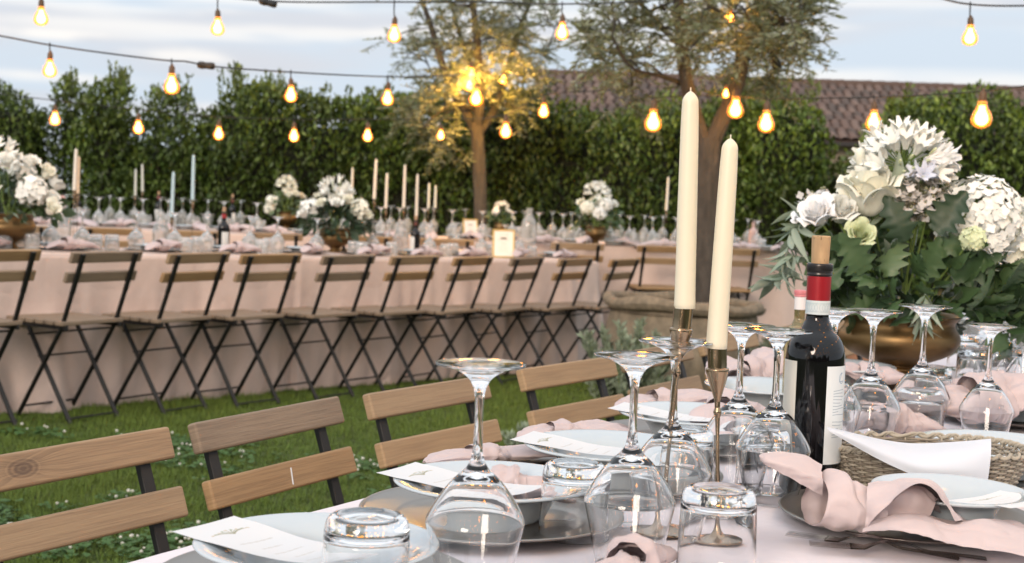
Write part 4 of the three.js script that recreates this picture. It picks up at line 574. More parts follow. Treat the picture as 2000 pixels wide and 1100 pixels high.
  for (const [q, label, sc] of [[A(120, 14), 'clear glass carafe beside the big left bouquet', 1.1], [A(313, 12), 'clear glass carafe behind the gap of the second and third chairs', 1], [A(783, 12), 'clear glass carafe left of the dark bottle on the far table', 1.05], [onB(1032, edgeB(1032) + 1), 'wide clear glass jug behind the gold menu frame', 1.25], [B(1237, 4), 'small clear bottle at the right of the rear table, left of two', 0.62], [B(1254, 4), 'small clear bottle at the right of the rear table, right of two', 0.62]]) { const m = solo('glass_carafe', caraf, glassFar, label, 'carafe', null, q); m.scale.setScalar(sc); }
  solo('bottle_stopper', lathe([[0, 0], [0.017, 0, 1], [0.02, 0.02], [0.016, 0.045], [0.01, 0.06], [0, 0.062]], 10, 2), std([0.62, 0.36, 0.32], 0.6), 'pink stopper in the carafe beside the big left bouquet', 'stopper', null, A(120, 14).add(V(0, 0.225, 0)));
  frameThing(A(983, 6), 0.155, 0.2, 0.12, 'larger gold menu frame at the right of the far table', 61);
  frameThing(B(919, 6), 0.125, 0.16, 0.35, 'smaller gold menu frame leaning beside the olive trunk', 62);
}

// ---------------------------------------------------------------- planter under the big olive, low silvery plants, a flowerpot
{
  const cl = at(1362, 600, 8.75), cx = cl.x - 0.06, cz = cl.z - 0.22, g0 = 0.0, R = 0.47, burlap = std([1, 1, 1], 0.95, { map: tex(256, 256, (x, y) => { const f = fbm(x * 8, y * 8, 4, 4, 8, 8), w = 0.85 + 0.3 * noise2(x * 80, y * 80, 6, 80, 80); return s2([0.25 * w * (0.6 + 0.7 * f), 0.205 * w * (0.6 + 0.7 * f), 0.145 * w * (0.6 + 0.7 * f)]); }, true, 3, 1), bumpMap: weave, bumpScale: 0.002 });
  const t = thing('burlap_planter', 'wide low planter wrapped in tan burlap around the thick olive trunk', 'planter', [cx, g0, cz]);
  const rimY = at(1362, 612, 8.2).y - 0.0;
  part('wrap', sheet((u, v) => { const a = u * Math.PI * 2, y = v * rimY, r = R * (0.93 + 0.09 * Math.sin(v * 3) + 0.03 * (noise2(Math.cos(a) * 3 + 9, Math.sin(a) * 3 + v * 5 + 9, 3) - 0.5) * 2); return { p: V(r * Math.cos(a), y, r * Math.sin(a)), uv: [u * 3, v] }; }, 64, 12), burlap, t);
  part('rolled_rim', sheet((u, v) => { const a = u * Math.PI * 2, b = v * Math.PI * 2, n = 0.042 + 0.016 * (noise2(u * 14, v * 3, 5, 14) - 0.5) * 2, r = R * 1.0 + n * Math.cos(b), y = rimY + n * 0.9 * Math.sin(b) + 0.022 * (noise2(u * 9, 0, 8, 9) - 0.5) * 2; return { p: V(r * Math.cos(a), y, r * Math.sin(a)), uv: [u * 6, v] }; }, 96, 12), burlap, t);
  part('soil', new THREE.CircleGeometry(R, 40).rotateX(-Math.PI / 2).translate(0, rimY - 0.05, 0), std([0.05, 0.036, 0.024], 1), t);
  const silverLeaf = leafGeo(0.042, 0.014, { n: 2, fold: 0.3, curl: 0.1 }), silverMat = std([1, 1, 1], 0.75);
  const plant = (px, py, d, w, h, n, seed, label, tone) => { const q = at(px, py, d), y = groundY(q.x, q.z), R2 = rng(seed), ms = [], cs = [], st = []; const t2 = thing('low_plant', label, 'plant', [q.x, y, q.z]); for (let s = 0; s < 46; s++) { const a = R2() * 6.28, rr = w * Math.sqrt(R2()), e = V(Math.cos(a) * rr, h * (0.45 + 0.55 * R2()) * (1 - 0.4 * rr / w), Math.sin(a) * rr * 0.7), b = V(e.x * 0.3, 0, e.z * 0.3), m = b.clone().lerp(e, 0.55).add(V(0, 0.06 * h, 0)); st.push(tube([b, m, e], 0.0022, 5, 4)); for (let k = 0; k < n / 46; k++) { const f = 0.25 + 0.75 * R2(), p = f < 0.5 ? b.clone().lerp(m, f * 2) : m.clone().lerp(e, f * 2 - 1); ms.push(M4(p, V(R2() - 0.5, 0.3 + 0.5 * R2(), R2() - 0.5), R2() * 6, 0.7 + 0.8 * R2())); const g = (0.6 + 0.6 * R2()) * (tone ?? 1); cs.push(new THREE.Color().setRGB(0.24 * g, 0.29 * g, 0.20 * g)); } } part('stems', merge(st), stemGreen, t2); instanced('foliage', silverLeaf, silverMat, ms, cs, t2); };
  plant(1225, 640, 7.6, 0.30, 0.66, 5600, 81, 'silvery grey leafy plant at the left foot of the burlap planter', 1);
  plant(1120, 760, 6.0, 0.34, 0.26, 3600, 82, 'low silvery plant on the lawn seen through the chair backs', 1.1);
  plant(1205, 770, 5.6, 0.26, 0.34, 3000, 83, 'low grey green plant between the chair slats near the stems', 0.9);
  plant(1345, 760, 5.9, 0.25, 0.36, 2200, 84, 'grey green plant on the lawn behind the candlesticks', 0.8);
  plant(1562, 560, 8.2, 0.3, 0.62, 2600, 85, 'yellow green plant behind the wine bottle neck', 0.7);
  const pq = at(1700, 600, 7.6), pot = thing('flower_pot', 'terracotta flower pot showing under the large bouquet', 'flower pot', [pq.x, 0, pq.z]);
  const terra = std([0.30, 0.15, 0.09], 0.85), top = at(1700, 580, 7.6).y;
  part('pot_body', lathe([[0, 0], [0.09, 0, 1], [0.125, top - 0.05, 1], [0, top - 0.05]], 24, 1), terra, pot); part('pot_rim', lathe([[0.12, top - 0.055, 1], [0.142, top - 0.055, 1], [0.146, top, 1], [0.128, top, 1], [0.122, top - 0.04, 1]], 24, 1), terra, pot);
}
// ---------------------------------------------------------------- the near table
{
  const foot = (px, py) => on(px, py, yN + 0.24).setY(yN);         // glasses are placed by their round feet, 24 cm up
  const G = [[939, 709, 'nearest wine glass, upside down at the front left of the near table'], [1242, 693, 'upside down wine glass in front of the tall candle pair'], [1321, 665, 'upside down wine glass directly before the taller cream candle'], [1450, 634, 'upside down wine glass just right of the shorter cream candle'], [1521, 644, 'upside down wine glass overlapping the left edge of the wine bottle'], [1632, 603, 'upside down wine glass with its foot between bottle neck and brass urn'], [1708, 606, 'upside down wine glass in front of the left half of the brass urn'], [1808, 597, 'upside down wine glass in front of the hanging grey leaves on the urn'], [1932, 556, 'upside down wine glass right of the urn, the farther of two'], [1990, 572, 'upside down wine glass at the right photo edge beside the urn']];
  for (const [x, y, label] of G.slice(0, 8)) wine(foot(x, y), 56, label, 'wine glasses on the near table');
  const tt = (px, py) => on(px, py, yN + 0.09).setY(yN);
  for (const [x, y, label, sc] of [[717, 1018, 'nearest tumbler, upside down before the front plate', 1.06], [1124, 905, 'upside down tumbler behind the nearest wine glass', 1], [1405, 964, 'large clear upside down tumbler at the foot of the candlesticks', 1.06], [1342, 838, 'upside down tumbler behind the candlestick stems', 1], [1497, 836, 'upside down tumbler left of the bread basket', 1], [1822, 716, 'upside down tumbler right of the urn foot', 1], [1800, 762, 'upside down tumbler behind the bread basket', 1], [1905, 682, 'upside down tumbler in the cluster right of the urn, left one', 1], [1965, 676, 'upside down tumbler in the cluster right of the urn, right one', 1], [1885, 655, 'small upside down tumbler farthest along the near table', 1], [1940, 648, 'far upside down tumbler before the hedge at the right', 1]]) tumbler(tt(x, y), 48, label, 'tumblers on the near table', sc);
  wine(on(1938, 668 - 60, yN + 0.24).setY(yN), 40, 'upside down wine glass rising behind the tumbler cluster at the right', 'wine glasses on the near table', 0.9);
  for (let k = 0; k < 5; k++) { const q = onN(1893 + 26 * k, 664 + 3 * (k % 2)); tumbler(q, 24, `small upside down tumbler at the near table end, ${ordinal[k]} of five from the left`, 'tumblers in the far row of the near table'); }

  // place settings: charger, wide rimmed plate, printed card
  const card = (() => { const cv = document.createElement('canvas'); cv.width = 256; cv.height = 512; const c = cv.getContext('2d'); c.fillStyle = '#d6dade'; c.fillRect(0, 0, 256, 512); c.lineCap = 'round';
    const sprig = (cx, cy, s) => { for (let k = -4; k <= 4; k++) { c.strokeStyle = k % 2 ? '#7f8a72' : '#a5a08e'; c.lineWidth = 3; c.beginPath(); c.moveTo(cx, cy + s * 0.4); c.quadraticCurveTo(cx + k * s * 0.12, cy, cx + k * s * 0.3, cy - s * 0.2 + Math.abs(k) * s * 0.08); c.stroke(); c.fillStyle = k % 2 ? '#9aa48c' : '#c3b9a6'; c.beginPath(); c.ellipse(cx + k * s * 0.3, cy - s * 0.2 + Math.abs(k) * s * 0.08, s * 0.1, s * 0.06, k, 0, 7); c.fill(); } };
    sprig(128, 90, 60); const R = rng(3); c.strokeStyle = '#b5b3ae'; c.lineWidth = 2; for (let k = 0; k < 5; k++) { const l = 40 + 40 * R(); c.beginPath(); for (let x = 128 - l; x < 128 + l; x += 4) c.lineTo(x, 190 + k * 56 + 4 * Math.sin(x * 0.9 + k * 2)); c.stroke(); }
    const t = new THREE.CanvasTexture(cv); t.colorSpace = THREE.SRGBColorSpace; return std([1, 1, 1], 0.75, { map: t }); })();
  const cg = chargerGeo(0.168, 72), pg = plateGeo(0.126, 0.045, 72);
  const setting = (px, py, where, o = {}) => {
    const c = on(px, py, yN + 0.052).setY(yN), cc = c.clone(); if (o.off) cc.add(o.off);
    solo('charger_plate', cg, pewter, `pewter charger plate ${where}`, 'plate', 'pewter charger plates on the near table', cc);
    solo('plate', pg, porcelain, `pale blue white wide rimmed plate ${where}`, 'plate', 'pale plates on the near table', c.clone().add(V(0, 0.006, 0))).scale.set(o.ps ?? 1, 1, o.ps ?? 1);
    if (o.card) { const [ang, dx, dz, len] = o.card; const g = sheet((u, v) => { const x = (u - 0.5) * 0.1, z = (v - 0.5) * (len ?? 0.19), w = V(x, 0, z).applyAxisAngle(UP, ang).add(V(dx, 0, dz)), r = Math.hypot(w.x, w.z), y = r > 0.118 ? 0.0535 + 0.006 * (r - 0.118) / 0.05 : 0.0535 - 0.010 * sm(clamp((0.118 - r) / 0.09)); return { p: V(w.x, y + 0.0, w.z), uv: [u, 1 - v] }; }, 10, 18); solo('menu_card', g, card, `sprig printed white card on the plate ${where}`, 'card', 'menu cards on the near plates', c); }
    return c;
  };
  const P1 = setting(620, 1056, 'at the front left corner of the near table', { card: [1.08, -0.042, 0.006] });
  const P2 = setting(962, 937, 'behind the nearest wine glass', { card: [1.12, -0.04, 0.004] });
  const P3 = setting(1190, 868, 'behind the second wine glass', { card: [1.2, -0.04, 0.006] });
  const P4 = setting(1352, 806, 'behind the candlesticks', { card: [1.2, -0.04, 0.006] });
  setting(1500, 752, 'left of the wine bottle'); setting(1640, 712, 'right of the wine bottle before the urn');
  setting(1856, 955, 'at the right beside the bread basket', { ps: 0.8, off: on(1772, 1022, yN).sub(on(1856, 955, yN + 0.052).setY(yN)), card: [0.55, 0.055, 0.05, 0.10] });
  setting(1950, 866, 'behind the bread basket at the right'); setting(1985, 770, 'at the right photo edge beside the tumbler cluster');

  // pink napkins tied in knots
  const nap = (p, turn, seed, o, label) => { const m = solo('napkin', napkinGeo(seed, o), napkinMat, label, 'napkin', null, p, turn); m.scale.y = o.sy ?? 1; return m; };
  nap(onN(985, 1000).add(V(0, 0.012, 0)), -0.05, 401, { l1: 0.11, l2: 0.1, w1: 0.06, w2: 0.075, k: 0.75, d2: 0.02 }, 'knotted pink napkin on the charger behind the nearest wine glass');
  nap(onN(945, 918).add(V(-0.0, 0.012, 0)), 0.45, 402, { l1: 0.1, l2: 0.2, w1: 0.07, w2: 0.08, r2: 0.012, k: 0.8, sy: 0.5 }, 'pink napkin lying behind the second plate at the table edge');
  nap(onN(1092, 876).add(V(0, 0.012, 0)), 0.45, 403, { l1: 0.08, l2: 0.2, w1: 0.08, w2: 0.1, r2: 0.02, k: 0.75, sy: 0.7 }, 'pink napkin under the third plate by the table edge');
  nap(onN(1290, 818).add(V(0, 0.014, 0)), 0.45, 404, { l1: 0.1, l2: 0.18, w1: 0.09, w2: 0.11, r2: 0.03, k: 0.8, sy: 0.8 }, 'pink napkin behind the candlestick stems by the table edge');
  nap(onN(1415, 850).add(V(0, 0.012, 0)), 1.1, 405, { l1: 0.1, l2: 0.12, w1: 0.08, w2: 0.1, k: 1.0 }, 'small knotted pink napkin between the candlestick and the fourth glass');
  nap(onN(1462, 772).add(V(0, 0.014, 0)), 0.7, 406, { l1: 0.1, l2: 0.14, w1: 0.1, w2: 0.14, r2: 0.05, r1: 0.04, k: 1.0 }, 'humped pink napkin behind the fourth wine glass');
  nap(onN(1690, 768).add(V(0, 0.014, 0)), 0.2, 407, { l1: 0.12, l2: 0.12, w1: 0.09, w2: 0.1, r1: 0.03, k: 0.85 }, 'pink napkin beside the urn foot behind the glasses');
  nap(onN(1915, 846).add(V(0, 0.02, 0)), 0.35, 408, { l1: 0.16, l2: 0.13, w1: 0.1, w2: 0.12, r1: 0.01, r2: 0.03, k: 1.35 }, 'large knotted pink napkin behind the bread basket');
  nap(onN(1945, 800).add(V(0, 0.014, 0)), 0.25, 409, { l1: 0.16, l2: 0.12, w1: 0.09, w2: 0.12, k: 1.0 }, 'pink napkin below the tumbler cluster at the right');
  nap(onN(1745, 868).add(V(0, 0.012, 0)), 0.3, 410, { l1: 0.08, l2: 0.1, w1: 0.06, w2: 0.08, k: 0.9 }, 'small pink napkin just behind the white paper napkin');
  nap(onN(1232, 1142).add(V(0, 0.0, 0)), 1.2, 411, { l1: 0.1, l2: 0.12, w1: 0.07, w2: 0.08, k: 0.8 }, 'pink napkin at the bottom photo edge before the tumblers');

  { // the large napkin at the front right: loop, knot, open flare and trailing end, one cloth
    const o = onN(1640, 1040, 0.014), dN = -o.z, S = dN / LENS, q = (x, y, z) => at(x, y, dN - z).sub(o).toArray(), gs = [];
    // loop to the left of the knot: upper skin and the darker hollow beneath
    gs.push(loft([[q(1606, 968, 0.01), q(1608, 940, 0.02), q(1606, 918, 0.0), q(1604, 912, -0.03), q(1602, 940, -0.045)], [q(1572, 950, 0.02), q(1574, 924, 0.028), q(1570, 900, 0.005), q(1570, 894, -0.04), q(1566, 922, -0.055)], [q(1530, 926, 0.022), q(1532, 908, 0.028), q(1528, 890, 0.006), q(1526, 885, -0.04), q(1522, 905, -0.052)], [q(1497, 908, 0.012), q(1498, 900, 0.016), q(1496, 889, 0.0), q(1494, 887, -0.03), q(1494, 896, -0.035)], [q(1486, 899, -0.004), q(1486, 897, -0.003), q(1485, 893, -0.008), q(1485, 892, -0.018), q(1486, 895, -0.02)]], 30, 26));
    // the wrap of the knot
    const wrap = (x0, x1, yT, yB, dz, tilt, sd) => sheet((u, v) => { const a = v * 6.2832, h = (yB(u) - yT(u)) / 2 * S, c = 1040 - (yB(u) + yT(u)) / 2, bul = 0.9 + 0.1 * Math.sin(Math.PI * u), rp = 1 + 0.05 * Math.sin(u * 11 + sd + 1.4 * Math.cos(a)) * Math.sin(a * 0.5); const y = h * Math.sin(a) * bul * rp; return { p: V((lerp(x0, x1, u) - 1640) * S + tilt * y + 0.006 * Math.cos(a), c * S + y, dz * Math.cos(a) * bul * rp), uv: [u * 0.06, v * 0.2] }; }, 26, 40);
    gs.push(wrap(1588, 1668, (u) => lerp(930, 912, Math.sin(Math.PI * Math.min(1, u * 1.3))) + 22 * u * u, (u) => 1030 + 4 * u, 0.042, 0.22, 1));
    gs.push(wrap(1648, 1708, (u) => 932 + 16 * u, (u) => 1034, 0.038, -0.12, 3));
    // the flare: arch that opens to the front
    gs.push(loft([[q(1690, 1034, 0.045), q(1692, 1000, 0.05), q(1694, 962, 0.035), q(1696, 945, 0.0), q(1694, 960, -0.035), q(1690, 1020, -0.055)], [q(1716, 1004, 0.062), q(1722, 985, 0.062), q(1728, 958, 0.04), q(1732, 940, 0.0), q(1734, 958, -0.04), q(1738, 1022, -0.065)], [q(1752, 968, 0.07), q(1760, 960, 0.066), q(1768, 945, 0.042), q(1774, 934, 0.005), q(1780, 955, -0.045), q(1790, 1020, -0.075)], [q(1790, 943, 0.062), q(1796, 941, 0.056), q(1802, 938, 0.036), q(1808, 936, 0.0), q(1818, 962, -0.05), q(1832, 1016, -0.08)], [q(1826, 957, 0.05), q(1830, 955, 0.044), q(1836, 956, 0.026), q(1842, 958, -0.01), q(1850, 980, -0.055), q(1862, 1018, -0.085)], [q(1850, 990, 0.04), q(1854, 988, 0.034), q(1858, 990, 0.016), q(1862, 994, -0.015), q(1868, 1005, -0.06), q(1876, 1020, -0.085)], [q(1872, 1018, 0.03), q(1875, 1016, 0.026), q(1879, 1016, 0.01), q(1883, 1018, -0.02), q(1887, 1021, -0.06), q(1890, 1024, -0.085)]], 46, 34));
    // inner fold seen inside the opening
    gs.push(loft([[q(1690, 1030, 0.03), q(1700, 1004, 0.03), q(1706, 990, 0.0), q(1702, 1010, -0.03)], [q(1722, 1016, 0.034), q(1734, 984, 0.036), q(1742, 968, 0.0), q(1744, 1000, -0.03)], [q(1744, 1012, 0.02), q(1760, 966, 0.034), q(1772, 950, 0.0), q(1776, 990, -0.03)], [q(1790, 1010, 0.016), q(1794, 968, 0.02), q(1804, 952, -0.01), q(1810, 990, -0.04)], [q(1818, 1008, 0.01), q(1826, 985, 0.008), q(1832, 975, -0.01), q(1838, 1000, -0.045)]], 30, 24));
    // the end trailing to the right over the charger's edge
    gs.push(loft([[q(1684, 1038, 0.06), q(1692, 1026, 0.03), q(1700, 1020, -0.01)], [q(1736, 1036, 0.085), q(1744, 1008, 0.06), q(1752, 1002, 0.0)], [q(1790, 1042, 0.095), q(1800, 1008, 0.06), q(1806, 1006, -0.01)], [q(1846, 1058, 0.10), q(1856, 1028, 0.055), q(1866, 1016, -0.02)], [q(1906, 1068, 0.10), q(1916, 1024, 0.05), q(1926, 1016, -0.02)], [q(1962, 1078, 0.105), q(1972, 1040, 0.05), q(1984, 1022, -0.02)], [q(2010, 1086, 0.11), q(2024, 1050, 0.05), q(2036, 1034, -0.02)], [q(2060, 1090, 0.11), q(2072, 1060, 0.05), q(2080, 1044, -0.02)]], 50, 26));
    const m = solo('napkin', merge(gs), napkinMat, 'large knotted pink napkin with an open fold at the front right', 'napkin', null, o);
    const g = m.geometry.attributes.position; for (let i = 0; i < g.count; i++) { const fl = g.getX(i) > 0.2 ? -0.008 : -0.001; if (g.getY(i) < fl) g.setY(i, fl); } m.geometry = crease(m.geometry, 9, 0.8); m.material = phys(napkinMat.color, 0.8, { color: new THREE.Color().setRGB(0.56, 0.475, 0.48), sheen: 0.5, sheenRoughness: 0.5, sheenColor: new THREE.Color(0.9, 0.8, 0.78) });
  }
  // forks half under the charger
  const forkGeo = () => { const gs = [], bend = (x) => 0.010 + 0.010 * Math.sin(clamp((x + 0.02) / 0.07) * Math.PI) - 0.004 * sstep(0.05, 0.15, x); const strip = (x0, x1, w, z0) => sheet((u, v) => { const x = lerp(x0, x1, u); return V(x, bend(x) + (0), z0 + (v - 0.5) * w(u)); }, 14, 2); const two = (g) => { const b = g.clone().translate(0, -0.0018, 0); return [g, b]; };
    for (let k = 0; k < 4; k++) gs.push(...two(strip(-0.085, -0.035, (u) => 0.0022 + 0.0012 * u, (k - 1.5) * 0.0062))); gs.push(...two(strip(-0.037, -0.008, (u) => lerp(0.0245, 0.008, u * u), 0)), ...two(strip(-0.01, 0.12, (u) => 0.006 + 0.008 * u * u, 0))); return merge(gs); };
  solo('fork', forkGeo(), silver, 'silver fork lying along the front edge of the right charger, nearer one', 'fork', null, onN(1722, 1086), -0.16); solo('fork', forkGeo(), silver, 'silver fork crossing under the large knotted napkin, farther one', 'fork', null, onN(1672, 1074), -0.42);
  solo('knife', sheet((u, v) => V(lerp(-0.1, 0.11, u), 0.004 + 0.001 * (1 - Math.pow(2 * v - 1, 2)), (v - 0.5) * (u < 0.5 ? 0.018 * Math.sin(Math.PI * (0.15 + u * 1.2)) : 0.011)), 16, 2), silver, 'silver knife on the cloth right of the nearest wine glass', 'knife', null, onN(1075, 1018), 0.12);

  // the two tall candles
  const cup = (px, py, d) => at(px, py, d);
  const place = (bx, by, cx, cy, tx, ty, label, hl) => { const p = onN(bx, by), d = -p.z, c = at(cx, cy, d), e = at(tx, ty, d), H = c.y - p.y, L = e.y - c.y; candleOn(p, H, L, 0.0128, 'cream', label, hl, { seg: 40, hTilt: [0, -Math.atan2(c.x - p.x, H)], tilt: [0, -Math.atan2(e.x - c.x, L)] }); const cd = scene.children[scene.children.length - 1]; cd.position.x = c.x - (e.x - c.x) / L * 0.018; };
  place(1290, 1036, 1338, 574, 1349, 178, 'tallest cream taper candle, left of the nearest pair', 'brass candlestick with a flared cup under the tallest candle');
  place(1402, 1042, 1401, 652, 1427, 270, 'tall cream taper candle, right and lower of the nearest pair', 'brass candlestick with a flared cup under the lower near candle');

  // the wine bottle with a cork in its neck
  const labTex = (() => { const cv = document.createElement('canvas'); cv.width = 192; cv.height = 384; const c = cv.getContext('2d'); c.fillStyle = '#dfe6ea'; c.fillRect(0, 0, 192, 384); const R = rng(14); c.strokeStyle = '#93a3b2'; c.lineWidth = 2.2; for (let k = 0; k < 15; k++) { const l = 40 + 90 * R(), y = 95 + k * 12 + (k > 8 ? 16 : 0); c.beginPath(); for (let x = 40; x < 40 + l; x += 5) c.lineTo(x, y + 1.6 * Math.sin(x * 1.3 + k)); c.stroke(); } c.strokeStyle = '#9fb2c4'; c.lineWidth = 4; c.beginPath(); c.arc(96, 48, 20, 0.5, 5); c.stroke(); c.beginPath(); c.moveTo(96, 25); c.lineTo(78, 60); c.lineTo(118, 60); c.stroke(); const t = new THREE.CanvasTexture(cv); t.colorSpace = THREE.SRGBColorSpace; return std([1, 1, 1], 0.7, { map: t }); })();
  const bandTex = (() => { const cv = document.createElement('canvas'); cv.width = 512; cv.height = 96; const c = cv.getContext('2d'); c.fillStyle = '#c9d3d6'; c.fillRect(0, 0, 512, 96); c.strokeStyle = '#9db2ba'; c.lineWidth = 2; for (let k = 0; k < 26; k++) { c.beginPath(); c.arc(20 + k * 20, 48, 30, 0, 7); c.stroke(); } c.fillStyle = '#dfe6e8'; c.fillRect(330, 6, 60, 84); c.strokeStyle = '#355a86'; c.lineWidth = 9; c.beginPath(); c.arc(360, 48, 24, 0.4, 5.6); c.stroke(); const t = new THREE.CanvasTexture(cv); t.colorSpace = THREE.SRGBColorSpace; t.wrapS = THREE.RepeatWrapping; return std([1, 1, 1], 0.6, { map: t }); })();
  const corkTex = tex(128, 128, (x, y) => { const f = fbm(x * 9, y * 9, 5, 4, 9, 9), d = noise2(x * 14, y * 12, 9, 14, 12) > 0.86 ? 0.35 : 1; return s2([0.50 * d * (0.7 + 0.5 * f), 0.34 * d * (0.7 + 0.5 * f), 0.19 * d * (0.7 + 0.5 * f)]); }, true);
  const bp = onN(1580, 957), bd = -bp.z, bH = (at(1583, 515, bd).y - bp.y);
  bottle(bp, bH, 0.0425, { seg: 64, turn: Math.atan2(-bp.x, -bp.z), foil: phys([0.34, 0.012, 0.022], 0.32, { metalness: 0.25, clearcoat: 0.5 }), lip: phys([0.012, 0.011, 0.012], 0.3), band: bandTex, cork: std([1, 1, 1], 0.9, { map: corkTex }), labels: [[0.42, 1.75, 0.045, 0.185, labTex, 'back_label'], [-2.6, -0.62, 0.045, 0.19, std([0.70, 0.69, 0.63], 0.75), 'front_label']] }, 'dark red wine bottle with red foil, white labels and a cork in its neck');
  const sp = onN(1553, 800); bottle(sp, at(1553, 567, -sp.z).y - sp.y, 0.028, { seg: 24, glass: phys([0.5, 0.42, 0.22], 0.05, { transmission: 0.8, thickness: 0.02 }), foil: std([0.75, 0.72, 0.72], 0.4), lip: std([0.6, 0.2, 0.22], 0.4) }, 'slim clear bottle with pale cap half hidden by the wine bottle');
  wine(onN(1947, 748), 40, 'upside down wine glass beside the tumbler cluster right of the urn', 'wine glasses on the near table', 0.96); wine(onN(1998, 744), 40, 'upside down wine glass cut by the right photo edge', 'wine glasses on the near table', 0.96);

  { // wicker bread basket, woven row by row
    const c = onN(1802, 956), a0 = 0.138, b0 = 0.085, Hh = 0.066, t = thing('bread_basket', 'oval wicker bread basket at the front right', 'basket', c, 0.05), wick = [[0.31, 0.275, 0.225], [0.40, 0.365, 0.30], [0.22, 0.19, 0.155]].map((k) => std(k, 0.75));
    const oval = (a, k, off) => { const e = 0.75, cx = Math.cos(a), sx = Math.sin(a); return V((a0 * k + off) * Math.sign(cx) * Math.pow(Math.abs(cx), e), 0, (b0 * k + off) * Math.sign(sx) * Math.pow(Math.abs(sx), e)); }, NS = 44;
    for (let s = 0; s < NS; s++) { const a = s / NS * 6.2832, p0 = oval(a, 0.86, 0), p1 = oval(a, 1.06, 0).setY(Hh); part('stake', tube([p0, p0.clone().lerp(p1, 0.5).add(oval(a, 0.02, 0)), p1], 0.0021, 6, 5), wick[s % 2], t); }
    const rows = 19; for (let r = 0; r < rows; r++) { const y = 0.004 + r * (Hh - 0.01) / (rows - 1), k = lerp(0.86, 1.06, y / Hh) + 0.02 * Math.sin(Math.PI * y / Hh), pts = []; for (let s = 0; s < NS * 2; s++) { const a = s / (NS * 2) * 6.2832; pts.push(oval(a, k, (s % 2 ? 0 : ((s / 2 + r) % 2 ? 0.0032 : -0.0032))).setY(y)); } part('weaver', new THREE.TubeGeometry(new THREE.CatmullRomCurve3(pts, true), NS * 8, 0.0019, 5, true), wick[r % 3], t); }
    for (const [off, ph] of [[0.002, 0], [-0.001, 1.6]]) { const pts = []; for (let s = 0; s < 180; s++) { const a = s / 180 * 6.2832; pts.push(oval(a, 1.07, off + 0.0028 * Math.sin(a * 38 + ph)).setY(Hh + 0.0028 * Math.cos(a * 38 + ph))); } part('rim_braid', new THREE.TubeGeometry(new THREE.CatmullRomCurve3(pts, true), 420, 0.0026, 6, true), wick[1], t); }
    part('base', sheet((u, v) => oval(u * 6.2832, 0.86 * v, 0).setY(0.004), 48, 6), wick[2], t);
    // white paper napkin laid across its front
    const d = -c.z - 0.122, P = (x, y, dz) => { const q = at(x, y, d + dz); return [q.x, q.y, q.z]; };
    solo('paper_napkin', loft([[P(1616, 834, 0.02), P(1616, 836, 0.018), P(1617, 838, 0.016), P(1619, 842, 0.014)], [P(1668, 846, 0.045), P(1672, 851, 0.02), P(1676, 862, 0.004), P(1684, 880, 0.004)], [P(1726, 859, 0.06), P(1734, 872, 0.02), P(1738, 890, 0.0), P(1742, 910, -0.002)], [P(1782, 866, 0.07), P(1790, 888, 0.018), P(1794, 910, -0.004), P(1796, 932, -0.004)], [P(1850, 864, 0.07), P(1856, 886, 0.014), P(1858, 915, -0.006), P(1858, 946, -0.004)], [P(1905, 860, 0.06), P(1908, 884, 0.014), P(1906, 915, 0.0), P(1902, 950, 0.0)], [P(1936, 857, 0.05), P(1936, 884, 0.02), P(1933, 915, 0.008), P(1928, 950, 0.006)]], 48, 30), phys([0.60, 0.65, 0.73], 0.75, { sheen: 0.2 }), 'white paper napkin folded over the front of the bread basket', 'napkin');
  }
}

